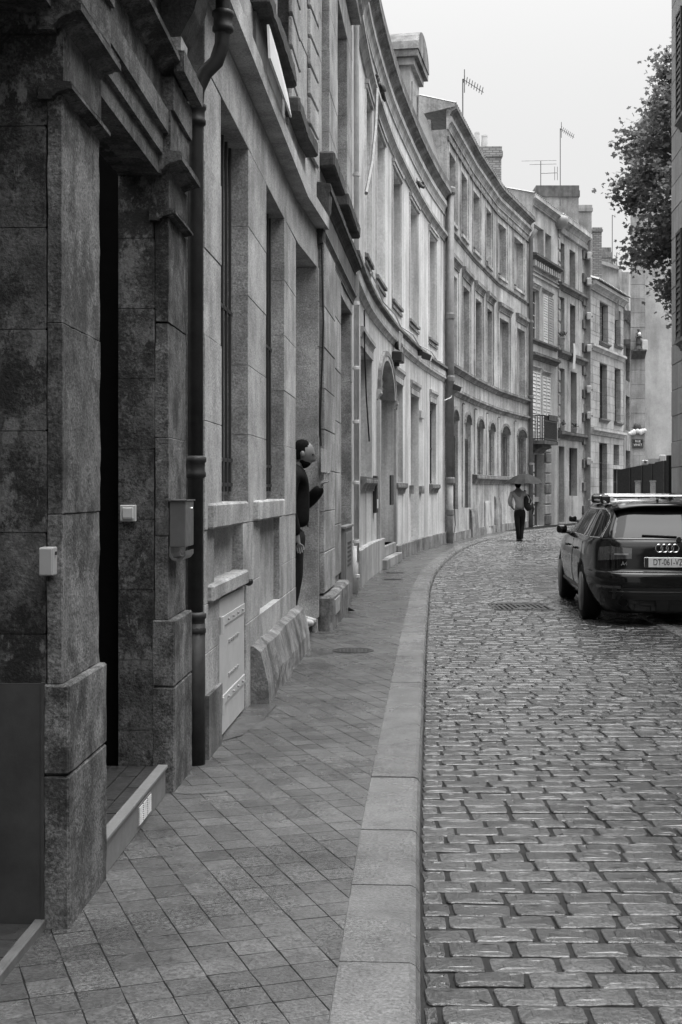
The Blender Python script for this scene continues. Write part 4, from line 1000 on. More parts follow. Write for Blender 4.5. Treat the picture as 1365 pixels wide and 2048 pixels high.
# dark downpipe between D and E
t = thing('dark_downpipe', 'dark grey downpipe with rusty lower end between the curved house and its tall neighbour', 'downpipe', (2.93, 35.25, .06))
q0 = Vector((2.955, 35.22, 0))
m = M(); m.tube([q0 + Vector((0, 0, 1.75)), q0 + Vector((0, 0, 9.55))], .11, 12); m.build('upper_pipe', 'pipe_dark', t, smooth=True)
m = M(); m.tube([q0 + Vector((0, 0, .06)), q0 + Vector((0, 0, 1.75))], .085, 12); m.build('lower_pipe', 'terracotta', t, smooth=True)
for z, r in ((9.6, .16), (1.75, .13), (.9, .11), (6.2, .13), (4.5, .13)): m = M(); m.lathe(q0 + Vector((0, 0, z)), [(r * .8, -.1), (r, -.06), (r, .06), (r * .85, .1)], 12); m.build('collar', 'pipe_dark', t)

# ================================================================== building E: tall stone house with blind windows
FE = Fac([(2.9, 35.5), (4.12, 40.5), (5.42, 45.2), (7.27, 50.4)])
E = thing('blind_window_house', 'tall pale stone house with three rows of blind windows and brick chimney', 'building', (5, 43, 0))
ZE = 11.35
def rows(F, xs, ys, zb, pad=0): return [(F.ux(a), F.ux(b), zb, F.zx(a, y)) for (a, b), y in zip(xs, ys)]
X2 = [(899, 912), (923, 935), (947, 960), (973, 983), (997, 1013), (1029, 1047)]; X1 = [(902, 914.5), (927, 939.5), (952, 964), (975, 984.5), (1000, 1018), (1035, 1050.5)]; X0 = [(904, 916.5), (930, 942), (955, 967), (978, 989.5), (1003, 1019.5), (1035, 1052.5)]
e2 = [(FE.ux(a), FE.ux(b), 9.0, 10.85) for a, b in X2]; e1 = [(FE.ux(a), FE.ux(b), 5.02, 7.55) for a, b in X1]
e0 = []
for k, ((a, b), y) in enumerate(zip(X0, (813, 824, 835, 847, 854.6, 863))): e0.append((FE.ux(a), FE.ux(b), .95 if k < 2 else 1.98, 3.78, .28))
wall(FE, 0, FE.L, 0, ZE, e2 + e1 + e0, .45).build('wall', 'stone_e', E, recalc=False)
for o in e2:
    blind(FE, o, E, -.22, 'stone_e_panel'); fpart('window_sill', FE, o[0] - .06, o[1] + .06, 8.9, 8.99, -.02, .07, 'stone_e', E)
    for u in (o[0] - .26, o[1] + .14): fpart('lesene', FE, u, u + .08, 8.9, ZE, -.02, .03, 'stone_e', E)
    fpart('shutter_stay', FE, o[0] + .02, o[0] + .30, 9.06, 9.09, -.05, .03, 'iron_dark', E)
for k, o in enumerate(e1):
    if k == 4: sash(FE, (o[0], o[0] + .5, o[2], o[3]), E, -.24, 1, 4); fpart('blind_panel', FE, o[0] + .5, o[1] + .01, o[2], o[3], -.3, -.22, 'stone_e_panel', E)
    else: blind(FE, o, E, -.22, 'stone_e_panel')
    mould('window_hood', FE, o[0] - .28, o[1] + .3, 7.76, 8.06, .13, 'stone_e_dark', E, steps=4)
    for u in (o[0] - .3, o[1] + .2): fpart('lesene', FE, u, u + .10, 4.98, 7.74, -.02, .03, 'stone_e', E)
for k, o in enumerate(e0):
    blind(FE, o, E, -.24 if k > 1 else -.14, 'stone_e_panel')
    grille(FE, (o[0] + .04, o[1] - .04, o[2] + .02, 3.45 if k > 1 else 3.05), E, -.08, 5 if k in (0, 1, 4, 5) else 2, (.02, .33, .66, .98), .014, 'iron_dark')
    m = M(); mid, hw = (o[0] + o[1]) / 2, (o[1] - o[0]) / 2
    for i in range(10):
        c = [(math.cos(math.pi * (i + q) / 10), math.sin(math.pi * (i + q) / 10)) for q in (0, 1)]; q = []
        for (cc, ss) in c:
            for (r, n) in ((0.0, -.02), (.1, -.02), (.1, .05), (0.0, .05)): q.append(FE.P(mid - cc * (hw + r), n, 3.5 + ss * (.28 + r)))
        m.add(q, [(0, 1, 5, 4), (1, 2, 6, 5), (2, 3, 7, 6), (3, 0, 4, 7)])
    m.build('arch_moulding', 'stone_e_dark', E)
    u = o[0] - .62
    fpart('pilaster_strip', FE, u, u + .10, 1.0 if k < 2 else 2.0, 4.02, -.02, .04, 'stone_e', E); fpart('pilaster_strip', FE, u + .1, u + .3, 4.02, 4.06, -.02, .06, 'stone_e_dark', E)
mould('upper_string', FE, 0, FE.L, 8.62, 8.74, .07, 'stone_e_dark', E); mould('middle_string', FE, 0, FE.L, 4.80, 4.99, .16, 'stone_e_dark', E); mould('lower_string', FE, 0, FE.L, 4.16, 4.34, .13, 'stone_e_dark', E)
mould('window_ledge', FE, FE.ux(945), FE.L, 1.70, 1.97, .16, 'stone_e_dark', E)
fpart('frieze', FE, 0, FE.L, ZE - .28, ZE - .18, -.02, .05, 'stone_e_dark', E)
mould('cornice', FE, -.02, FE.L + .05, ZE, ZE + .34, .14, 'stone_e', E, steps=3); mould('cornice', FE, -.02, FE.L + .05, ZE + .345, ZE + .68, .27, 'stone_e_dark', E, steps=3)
fpart('side_wall', FE, .0, .4, 4, ZE + .3, -6, -.46, 'stone_e', E); gable(FE, -.04, [(.22, ZE + .69), (-3.5, ZE + 1.74), (-3.5, ZE), (.22, ZE + .6)], 'stone_e', E); fpart('side_pier', FE, -.06, .5, 8.5, ZE, -1.3, -.47, 'stone_e_dark', E)
uvstrip('tile_roof', FE, -.05, FE.L, [(.24, ZE + .70), (-3.5, ZE + 1.75)], 'terracotta', E, .05, .24)
chimney(E, 955, 1006, 293, 46, .8, ZE + .4, ((949, 960, 265), (963, 976, 271)), 'brick', .36)
# guard stones and niches along its foot
for xa, xb, ya, mat, n in ((945, 957, 1018, 'stone_e_dark', .09), (971, 984, 1002, 'stone_e_panel', .03), (993, 1004, 993, 'stone_e_dark', .07)):
    m = M(); u0, u1 = FE.ux(xa, n), FE.ux(xb, n); z1 = FE.zx(xa, ya, n)
    fprof(m, FE, u0, u1, [(-.02, .03), (n + .025, .03), (n, z1 - .25), (n * .7, z1 - .06), (n * .3, z1), (-.02, z1)]); m.build('guard_stone', mat, E, rough=.02, rcut=.12)
m = M(); fbox(m, FE, 0.1, FE.L, .03, .3, -.02, .05); m.build('plinth', 'stone_e_dark', E, rough=.02, rcut=.2)
wire('black_wall_cable', [FE.P(.25, .05, 3.2), FE.P(.3, .05, 2.2), FE.P(.5, .05, 1.6), FE.P(.95, .06, .9), FE.P(1.0, .07, .5), FE.P(.4, .09, .12)], .013, 'iron_black', 'black cable looping down the wall right of the dark downpipe')
q1 = FE.P(FE.L - .15, .12); t = thing('corner_downpipe', 'thin grey downpipe at the far end of the blind windowed house', 'downpipe', (q1.x, q1.y, .06))
m = M(); m.tube([q1 + Vector((0, 0, .06)), q1 + Vector((0, 0, ZE - .15)), q1 + Vector((.2, -.1, ZE + .2))], .085, 10); m.build('pipe', 'pipe_dark', t, smooth=True)
for z in (2.5, 5.1, 8.0): m = M(); m.lathe(q1 + Vector((0, 0, z)), [(.09, -.05), (.11, -.04), (.11, .04), (.09, .05)], 10); m.build('collar', 'pipe_dark', t)
antenna(926, 250, 158, 38, 'thin antenna mast on the roof left of the brick chimney')

# ================================================================== building F: narrow house with shutters and balcony
FF = Fac([(7.33, 50.55), (9.07, 54.4)])
Fh = thing('shuttered_house', 'narrow pale house with louvred shutters, dentilled ledge and black iron balcony', 'building', (8, 52.5, 0))
f3 = [rect(FF, 1068, 1088, 447, 520), rect(FF, 1091, 1103, 465, 535)]
f2 = [rect(FF, 1065, 1079, 575, 676), rect(FF, 1086, 1104, 588, 684)]
f1 = [rect(FF, 1064, 1079, 742, 880), rect(FF, 1085, 1099, 752, 880)]
fd = rect(FF, 1067, 1089, 908, 1053)
opsF = f3 + f2 + f1 + [fd]; zF = FF.zx(1060, 405)
wall(FF, 0, FF.L, 0, zF, opsF, .4).build('wall', 'stone_f', Fh, recalc=False)
for o in f3: blind(FF, o, Fh, -.25, 'stone_f')
sash(FF, f2[0], Fh, -.2); sash(FF, f2[1], Fh, -.3)
for o in f1: sash(FF, o, Fh, -.3)
def pair(o, mat='shutter', k=18):
    c = (o[0] + o[1]) / 2; shutterleaf(FF, o[0] - .02, c - .01, o[2], o[3], .0, Fh, mat, k); shutterleaf(FF, c + .01, o[1] + .05, o[2], o[3], .01, Fh, mat, k)
c = (f2[1][0] + f2[1][1]) / 2; shutterleaf(FF, f2[1][0], c - .01, f2[1][2], f2[1][3], .0, Fh, 'shutter', 18); shutterleaf(FF, c + .01, f2[1][1] + .1, f2[1][2], f2[1][3], .02, Fh, 'shutter_grey', 18)
for o in f1: pair(o)
for o in f2 + f1: mould('window_hood', FF, o[0] - .1, o[1] + .1, o[3] + .1, o[3] + .24, .1, 'stone_f', Fh)
mould('eaves_cornice', FF, 0, FF.L + .1, zF - .05, zF + .32, .25, 'stone_f', Fh, steps=4)
zs = FF.zx(1063, 500, .3); mould('ledge', FF, 0, FF.L, zs - .18, zs + .05, .30, 'stone_dark_trim', Fh)
for k in range(13): u = .15 + k * (FF.L - .3) / 13; fpart('dentil', FF, u, u + .16, zs - .42, zs - .20, -.02, .2, 'stone_f', Fh)
for x, y in ((1062, 540), (1062, 548)): z = FF.zx(x, y); fpart('string_course', FF, 0, FF.L, z, z + .06, -.02, .06, 'stone_f', Fh)
z = f2[0][2]; mould('window_ledge', FF, .1, FF.L - .2, z - .2, z - .02, .12, 'stone_dark_trim', Fh)
z = FF.zx(1062, 700, .2); mould('hood_ledge', FF, .1, FF.L - .25, z - .25, z, .22, 'stone_dark_trim', Fh)
# balcony
zb = FF.zx(1064, 878, .6); bE = FF.ux(1116, .58); bal = fpart('balcony', FF, .05, bE, zb - .12, zb + .02, -.02, .6, 'stone_dark_trim', Fh); mould('balcony_console', FF, .3, bE - .3, zb - .45, zb - .121, .4, 'stone_dark_trim', Fh)
rail = M(); zr = zb + .98
for z in (zb + .08, zr - .2, zr): fbox(rail, FF, .07, bE - .02, z - .02, z + .02, .55, .58)
for u in (.07, bE - .05): fbox(rail, FF, u, u + .03, zb, zr + .02, 0.02, .55) if 0 else (fbox(rail, FF, u, u + .03, zr - .02, zr + .02, .02, .55), fbox(rail, FF, u, u + .03, zb + .06, zb + .1, .02, .55))
rl = rail.build('railing', 'iron_black', bal)
for k in range(24): u = .1 + k * (bE - .2) / 23; m = M(); m.tube([FF.P(u, .565, zb + .02), FF.P(u, .565, zr)], .016, 5); m.build('baluster', 'iron_black', rl)
for u in (.085, bE - .035):
    for k in range(5): m = M(); m.tube([FF.P(u, .1 + k * .1, zb + .02), FF.P(u, .1 + k * .1, zr)], .016, 5); m.build('baluster', 'iron_black', rl)
m = M(); m.box(0, 0, 0, 0, 0, 0); m = M(); fbox(m, FF, .6, bE - .1, zr - .16, zr + .06, .585, .62); m.build('planter_box', 'iron_black', rl, rough=.02, rcut=.1)
# rusticated doorway
fpart('street_door', FF, fd[0], fd[1], .05, fd[3], -.4, -.32, 'door_mid', Fh)
for k in range(9):
    z = .1 + k * .42
    for a, b in ((fd[0] - .45, fd[0] - .005), (fd[1] + .005, min(FF.L - .02, fd[1] + .9))): fpart('rusticated_block', FF, a, b, z, z + .37, -.02, .06, 'stone_g' if k % 3 else 'stone_e_dark', Fh, bevel=.02)
fpart('cellar_hatch', FF, fd[0] + .5, fd[1] - .2, .06, 1.0, -.32, -.25, 'door_wood', Fh); fpart('hatch_lintel', FF, fd[0], fd[1], 1.02, 1.22, -.34, -.2, 'stone_f', Fh)
uvstrip('tile_roof', FF, -.1, FF.L + .1, [(.22, zF + .34), (-3.0, zF + 1.2)], 'terracotta', Fh, .05, .24)
gable(FF, -.05, [(.2, zF + .33), (-3., zF + 1.2), (-3., zF - 2), (-.2, zF - 2)], 'stone_j', Fh); fpart('side_wall', FF, .0, .3, 9, zF + .4, -4.5, -.42, 'stone_j', Fh)
m = M(); m.lathe(FF.P(FF.L - .1, .1, zF - .3), [(.02, 0), (.3, .12), (.38, .35), (.36, .5), (.3, .52)], 14); m.build('rainwater_head', 'zinc', Fh, smooth=True)

# ================================================================== building G: four-storey house with quoins
FG = Fac([(9.09, 54.45), (11.0, 58.6)])
G = thing('quoined_house', 'pale four-storey house with dark toothed quoins and flower pots on its ledges', 'building', (10, 56.5, 0))
zG = FG.zx(1117, 455)
g3_ = [rect(FG, 1119, 1129.5, 482, 568), rect(FG, 1139.5, 1151, 498, 580)]; g2_ = [rect(FG, 1120, 1129.5, 592, 703), rect(FG, 1140.5, 1151, 607, 717)]
g1_ = [rect(FG, 1120, 1130, 735, 860), rect(FG, 1142, 1154, 742, 866)]; g0_ = [rect(FG, 1118, 1129.5, 892, 1045), rect(FG, 1139, 1155, 895, 992)]
wall(FG, 0, FG.L, 0, zG, g3_ + g2_ + g1_ + g0_, .4).build('wall', 'stone_g', G, recalc=False)
for o in g3_ + g2_ + g1_ + g0_[1:]: sash(FG, o, G, -.34, 1, 3, 'frame_dark')
fpart('street_door', FG, g0_[0][0], g0_[0][1], .05, g0_[0][3], -.4, -.3, 'door_mid', G)
for o in g2_ + g1_: mould('window_sill', FG, o[0] - .1, o[1] + .1, o[2] - .14, o[2] - .01, .1, 'stone_dark_trim', G)
for x, y, t_ in ((1117, 578, .3), (1117, 714, .3), (1117, 877, .32)): z = FG.zx(x, y); mould('string_course', FG, 0, FG.L, z, z + t_, .18, 'stone_dark_trim', G)
mould('cornice', FG, -.1, FG.L + .05, zG, zG + .5, .32, 'stone_g', G, steps=4)
for k in range(26): u = k * FG.L / 26; fpart('dentil', FG, u, u + .09, zG - .22, zG - .02, -.02, .16, 'stone_g', G)
k = 0; z = .4
while z < zG - .5:
    w_ = .55 if k % 2 == 0 else .25; fpart('quoin', FG, FG.L - w_, FG.L + .02, z, z + .40, -.02, .09 if k % 2 == 0 else .03, 'stone_dark_trim' if k % 2 == 0 else 'stone_e_dark', G, bevel=.02); z += .62 if k % 2 else .42; k += 1
z = 3.6
while z < zG - .3: fpart('quoin', FG, .0, .28, z, z + .40, -.02, .04, 'stone_g', G, bevel=.015); z += .50
uvstrip('tile_roof', FG, -.1, FG.L, [(.28, zG + .52), (-3.2, zG + 1.5)], 'terracotta', G, .05, .24)
chimney(G, 1071, 1160, 371, 57.5, 1.0, 9, (), 'stone_j', .5, 'stone_dark_trim'); chimney(G, 1157, 1186, 410, 60.5, .9, 9, (), 'stone_j', .3)
chimney(G, 1184, 1206, 455, 62, .7, 8, ((1190, 1198, 470),), 'brick', .2)
for F_, x, y, s, lab in ((FG, 1123, 690, .2, 'flower pot with dark plant on the ledge of the quoined house, upper left'), (FG, 1150, 866, .14, 'small flower pot on the lowest window ledge of the quoined house'), (FG, 1125, 862, .14, 'small flower pot beside the lattice on the quoined house')):
    p = F_.P(F_.ux(x, .1), .1, F_.zx(x, y, .1)); t = thing('flower_pot', lab, 'flower pot', tuple(p), 'flower pots on ledges')
    m = M(); m.lathe(p, [(s * .6, 0), (s * .8, s * 1.3), (s * .9, s * 1.3), (s * .9, s * 1.6), (s * .7, s * 1.6)], 12); m.build('pot', 'terracotta', t)
    m = M()
    for i in range(60):
        a = Vector((rng.gauss(0, s * .5), rng.gauss(0, s * .5), s * 1.7 + abs(rng.gauss(0, s * .6)))); l = s * .5; r1 = Vector((rng.uniform(-l, l), rng.uniform(-l, l), rng.uniform(0, l))); r2 = Vector((rng.uniform(-l, l), rng.uniform(-l, l), rng.uniform(-l, l)))
        m.add([p + a, p + a + r1, p + a + r1 + r2], [(0, 1, 2)])
    m.build('plant', 'plant', t, recalc=False)
# white cloth on the ledge
m = M(); u = FG.ux(1146, .2)
for i in range(7):
    for j in range(6): m.v.append(tuple(FG.P(u + i * .06, .22 + .02 * math.sin(i * 2 + j), FG.zx(1146, 686, .2) - j * .22 - .03 * math.sin(i))))
for i in range(6):
    for j in range(5): m.f.append((i * 6 + j, i * 6 + j + 1, i * 6 + 7 + j, i * 6 + 6 + j))
tag(m.build('white_cloth', 'white_paint', recalc=False), 'white cloth hanging from a second-floor window of the quoined house', 'cloth')
antenna(1082, 372, 322, 57.8, 'wide double antenna on the large stone chimney', 1); antenna(1121, 412, 257, 56.5, 'tallest antenna mast rising past the large stone chimney'); antenna(1225, 525, 430, 63, 'straight pole antenna above the small brick stack', 2); antenna(1234, 535, 505, 64, 'short thin antenna on the gable of the far house', 2)

# ================================================================== plank riser with white boxes
p0, p1 = px(1166, 480, 58.7), px(1180, 480, 58.7)
t = thing('cable_riser', 'tall brown wooden plank casing running up between two facades with white boxes', 'cable casing', (11.1, 58.7, .05))
z = .05; i = 0
while z < p0.z - .2:
    h = min(2.6, p0.z - z); m = M(); m.box(p0.x + .012 * (p0.z - z) * 0, p1.x, 58.5 - .01 * (i % 2), 58.75, z, z + h - .01); m.build('plank', 'brick_wall', t); z += h; i += 1
for y, lab_ in zip((505, 557, 626, 690, 772, 824, 916), ('topmost white box on the wooden cable casing, at the height of the chimneys', 'second white box from the top of the wooden cable casing', 'third white box from the top of the wooden cable casing', 'middle white box on the wooden cable casing, fourth from the top', 'fifth white box from the top of the wooden cable casing', 'second lowest white box on the wooden cable casing', 'lowest white box on the wooden cable casing')):
    a, b = px(1173, y, 58.4), px(1182, y + 14, 58.4); t = thing('white_clamp_box', lab_, 'box', (a.x, 58.4, b.z), 'white boxes on the cable casing')
    m = M(); m.box(a.x, b.x, 58.2, 58.48, b.z, a.z); m.build('case', 'white_plastic', t, bevel=.02); m = M(); m.box(b.x, b.x + .05, 58.25, 58.35, b.z + .1, b.z + .17); m.build('nozzle', 'iron_dark', t)

# ================================================================== building H: farther ashlar house
FH = Fac([(11.4, 59.5), (14.25, 65.6)])
H = thing('far_ashlar_house', 'farther ashlar house with tall dark windows behind the plank casing', 'building', (13, 62.5, 0))
zH = FH.zx(1184, 580)
h2 = [rect(FH, 1200, 1217, 603, 682), rect(FH, 1230, 1242, 617, 688)]; h1 = [rect(FH, 1200, 1215, 726, 836), rect(FH, 1230, 1242, 735, 843)]; h0 = [rect(FH, 1199, 1215, 886, 1040), rect(FH, 1228, 1239, 889, 930), rect(FH, 1227, 1243, 938, 1040)]
opsH = h2 + h1 + h0
wH = wall(FH, 0, FH.L, 0, zH, grow(opsH, .01), .4, -.012).build('wall', 'mortar', H)
ashlar(FH, 0, FH.L, .05, zH, opsH, .40, 1.1, 'stone_h', wH, 0, .38, .012, .008)
for o in opsH: sash(FH, o, H, -.3, 2, 4, 'frame_dark')
for o in h2 + h1: mould('window_sill', FH, o[0] - .15, o[1] + .15, o[2] - .18, o[2] - .01, .14, 'stone_dark_trim', H)
for y, t_ in ((700, .28), (868, .3)): z = FH.zx(1184, y); mould('string_course', FH, 0, FH.L, z, z + t_, .2, 'stone_h', H)
mould('cornice', FH, 0, FH.L, zH, zH + .4, .3, 'stone_h', H)
uvstrip('tile_roof', FH, 0, FH.L, [(.42, zH + .42), (-3, zH + 1.6)], 'terracotta', H, .09, .28)
a, b, c_, d_ = px(1180, 522, 64), px(1238, 540, 64), px(1238, 640, 64), px(1180, 640, 64)
m = M(); m.add([a, b, c_, d_] + [p + Vector((0, .4, 0)) for p in (a, b, c_, d_)], [(0, 1, 2, 3), (4, 5, 6, 7), (0, 1, 5, 4), (1, 2, 6, 5), (3, 0, 4, 7)]); m.build('gable_wall', 'stone_j', H)
m = M(); m.add([p + Vector((0, dy, dz)) for dy in (-.15, .6) for dz in (.0, .16) for p in (a, b)], [(0, 1, 3, 2), (4, 5, 7, 6), (0, 1, 5, 4), (2, 3, 7, 6), (0, 2, 6, 4), (1, 3, 7, 5)]); m.build('gable_coping', 'terracotta', H)
chimney(H, 1179, 1224, 495, 64.6, .8, 9, (), 'brick', .5, 'stone_e_dark')
for x in (1206, 1236):
    pass
# building I: dark slate-roofed house glimpsed in the gap
FI = Fac([(14.35, 66.0), (15.9, 70.5)])
I = thing('slate_roofed_house', 'shadowy house with slate mansard and dormer in the gap before the corner tower', 'building', (15, 68, 0))
i1 = [rect(FI, 1252, 1260, 690, 760), rect(FI, 1252, 1260, 790, 860), rect(FI, 1252, 1261, 900, 1020)]; zI = FI.zx(1249, 640)
wall(FI, 0, FI.L, 0, zI, i1, .4).build('wall', 'stone_e_dark', I, recalc=False)
for o in i1: sash(FI, o, I, -.3, 1, 3, 'frame_dark')
mould('cornice', FI, 0, FI.L, zI, zI + .4, .5, 'stone_e_dark', I); uvstrip('mansard_roof', FI, 0, FI.L, [(.1, zI + .4), (-.6, zI + 3.2), (-2.5, zI + 4.0)], 'slate', I)
fpart('dormer', FI, 1.2, 2.3, zI + .5, zI + 2.6, -1.2, .12, 'stone_d', I); fpart('balcony_ledge', FI, 0, FI.L, 8.9, 9.15, -.02, .7, 'stone_dark_trim', I)

# ================================================================== building J: corner tower with street sign
J = thing('corner_tower', 'tall stone corner tower with street name plate, statue bracket and pale rendered side', 'building', (12.5, 51, 0))
FJ = Fac([(11.14, 50.0), (11.70, 50.0)]); FJ2 = Fac([(11.70, 50.22), (17.5, 50.22)])
jt = px(1262, 322, 50).z
m = M(); fp = [(11.14, 50.02), (11.70, 50.02), (12.7, 53.8), (12.1, 53.8)]; m.add([(x, y, z) for z in (0, jt) for x, y in fp], [(0, 1, 2, 3), (4, 5, 6, 7), (0, 1, 5, 4), (1, 2, 6, 5), (2, 3, 7, 6), (3, 0, 4, 7)]); wj = m.build('wall', 'stone_j', J)
ashlar(FJ, 0, FJ.L, .05, jt - .02, [], .55, .56, 'stone_j', wj, 0, .02, .01, .01)
m = M(); fp = [(11.704, 50.22), (17.5, 50.22), (17.5, 54), (13.4, 54)]; m.add([(x, y, z) for z in (0, px(1262, 260, 50).z) for x, y in fp], [(0, 1, 2, 3), (4, 5, 6, 7), (0, 1, 5, 4), (1, 2, 6, 5), (2, 3, 7, 6), (3, 0, 4, 7)]); m.build('rendered_wall', 'render_j', J)
m = M(); m.box(11.05, 12.2, 49.9, 50.6, jt, jt + .35); m.build('coping', 'stone_j', J, bevel=.04); m = M(); m.box(10.98, 12.3, 49.82, 50.7, jt + .352, jt + .55); m.build('coping', 'stone_j', J)
a, b = px(1297, 240, 51), px(1341, 240, 51); m = M(); m.box(a.x, b.x, 51, 52.2, 10, a.z); ch = m.build('chimney', 'stone_j', J); m = M(); m.box(a.x - .1, b.x + .1, 50.9, 52.3, a.z, a.z + .3); m.build('chimney_cap', 'stone_j', ch)
# bracket with statuette
q = px(1275, 712, 50); m = M(); fprof(m, FJ, .02, .54, [(-.02, q.z - .1), (.05, q.z - .1), (.32, q.z + .16), (.32, q.z + .22), (-.02, q.z + .22)]); m.build('statue_bracket', 'stone_dark_trim', J)
t = thing('statuette', 'small dark robed statuette on a stone bracket of the corner tower', 'statue', (q.x, 49.82, q.z + .22)); m = M(); bz = q.z + .22
m.lathe((q.x, 49.82, bz), [(.17, 0), (.16, .06), (.12, .07), (.11, .15)], 12); m.build('base', 'statue', t)
m = M(); m.lathe((q.x, 49.82, bz + .15), [(.09, 0), (.10, .1), (.085, .3), (.095, .42), (.085, .48), (.035, .52), (.035, .55)], 12); m.sphere((q.x + .005, 49.81, bz + .76), (.052, .055, .065), 10, 8)
m.tube([(q.x - .09, 49.82, bz + .6), (q.x - .1, 49.74, bz + .45), (q.x, 49.70, bz + .5)], .03, 6); m.tube([(q.x + .09, 49.82, bz + .6), (q.x + .11, 49.74, bz + .46), (q.x + .02, 49.70, bz + .48)], .03, 6); m.build('figure', 'statue', t, smooth=True)
m = M(); m.lathe((q.x + .02, 49.7, bz + .5), [(.0, 0), (.05, .03), (.06, .1), (.03, .16)], 8); m.build('bundle', 'mosaic_white', t)
q = px(1288, 692, 49.95); m = M(); m.box(q.x - .11, q.x + .11, 49.75, 50.0, q.z - .2, q.z + .22); tag(m.build('white_junction_box', 'white_plastic', bevel=.02), 'white box on the edge of the corner tower beside the statuette', 'electrical box')
# winged relief ornament
q = px(1275, 858, 49.97); t = thing('winged_ornament', 'small white winged relief with a dark domed top above the street sign', 'ornament', (q.x, 49.95, q.z))
m = M(); m.sphere((q.x, 49.96, q.z + .08), (.15, .07, .17), 14, 8); m.build('dome', 'statue', t, smooth=True)
for s in (-1, 1):
    for k in range(3): m = M(); m.sphere((q.x + s * (.13 + .07 * k), 49.94, q.z - .12 + .03 * k * s), (.09, .06, .12 - .02 * k), 10, 6); m.build('feather', 'mosaic_white', t, smooth=True)
m = M(); m.sphere((q.x, 49.93, q.z - .08), (.10, .06, .10), 10, 6); m.build('face', 'mosaic_white', t, smooth=True)
def text(s, size, loc, rot, mat, name, parent, ext=.004, sx=1.):
    cu = bpy.data.curves.new(name, 'FONT'); cu.body = s; cu.size = size; cu.extrude = ext; cu.align_x = 'CENTER'; cu.align_y = 'CENTER'
    o = bpy.data.objects.new(name, cu); me = bpy.data.meshes.new_from_object(o); bpy.data.objects.remove(o)
    mt = Matrix.Translation(loc) @ rot.to_4x4() @ Matrix.Diagonal((sx, 1, 1, 1)); me.transform(mt); off = wloc(parent) if parent else Vector()
    me.transform(Matrix.Translation(-off)); me.materials.clear(); me.materials.append(MATS[mat]); o = bpy.data.objects.new(name, me); COL.objects.link(o); o.parent = parent; return o
RX = Matrix.Rotation(R(90), 3, 'X')
a, b = px(1265, 878, 49.97), px(1287, 895, 49.97); c = (a + b) / 2
t = thing('street_sign', 'dark street name plate with white letters on the corner tower', 'street sign', (c.x, 49.97, b.z))
m = M(); m.box(a.x, b.x, 49.95, 49.99, b.z, a.z); m.build('plate', 'iron_black', t); m = M()
for (x0, x1, z0, z1) in ((a.x + .015, b.x - .015, a.z - .028, a.z - .018), (a.x + .015, b.x - .015, b.z + .018, b.z + .028), (a.x + .015, a.x + .025, b.z + .028, a.z - .028), (b.x - .025, b.x - .015, b.z + .028, a.z - .028)): m.box(x0, x1, 49.944, 49.951, z0, z1)
m.build('border', 'plate_grey', t)
text('RUE', .12, Vector((c.x, 49.945, c.z + .07)), RX, 'letter_white', 'lettering', t); text('VINET', .12, Vector((c.x, 49.945, c.z - .065)), RX, 'letter_white', 'lettering', t)

# ================================================================== building K: right-hand house
FK = Fac([(6.10 - .08 * 36, -12.0), (6.10, 24.0)], side=-1); uk = FK.ud
K_ = thing('right_hand_house', 'tall grey stone house at the right edge with dark shutters', 'building', (6, 15, 0))
opsK = []
for d0 in (21.6,):
    for z0, z1 in ((4.15, 6.1), (8.0, 10.0)): opsK.append((uk(d0), uk(d0 + 1.2), z0, z1))
opsL = [(uk(d0), uk(d0 + 1.2), z0, z1) for d0 in (16.0, 12.4, 8.8, 5.2, 1.6, -2.0) for z0, z1 in ((1.2, 3.2), (4.2, 6.0))]
wK = wall(FK, uk(18.5), FK.L, 0, 12.0, grow(opsK, .01), .4, -.012).build('wall', 'mortar', K_)
ashlar(FK, uk(18.5), FK.L, .03, 12.0, opsK, .47, .9, 'stone_k', wK, 0, .38, .008, .008)
wall(FK, 0, uk(18.5) - .01, 0, 7.2, opsL, .4, -.03).build('unseen_low_wing', 'stone_k', K_)  # unseen wing, shaped low so that light reaches the left facades
for o in opsL: sash(FK, o, K_, -.3, 1, 2)
mould('unseen_low_cornice', FK, 0, uk(18.5) - .01, 7.2, 7.5, .3, 'stone_k', K_); uvstrip('unseen_low_roof', FK, 0, uk(18.5), [(.2, 7.52), (-4, 9.0)], 'terracotta', K_)
for o in opsK:
    sash(FK, o, K_, -.3)
    for a, b in ((o[0] - .5, o[0]), (o[1], o[1] + .5)): shutterleaf(FK, a, b, o[2], o[3], .01, K_, 'iron_dark', 16)
    mould('window_sill', FK, o[0] - .1, o[1] + .1, o[2] - .2, o[2] - .02, .14, 'stone_dark_trim', K_)
mould('cornice', FK, uk(18.5), FK.L, 12, 12.6, .4, 'stone_k', K_); m = M(); m.box(6.12, 14, 23.6, 24.0, 0, 12.0); m.build('end_wall', 'stone_k', K_)

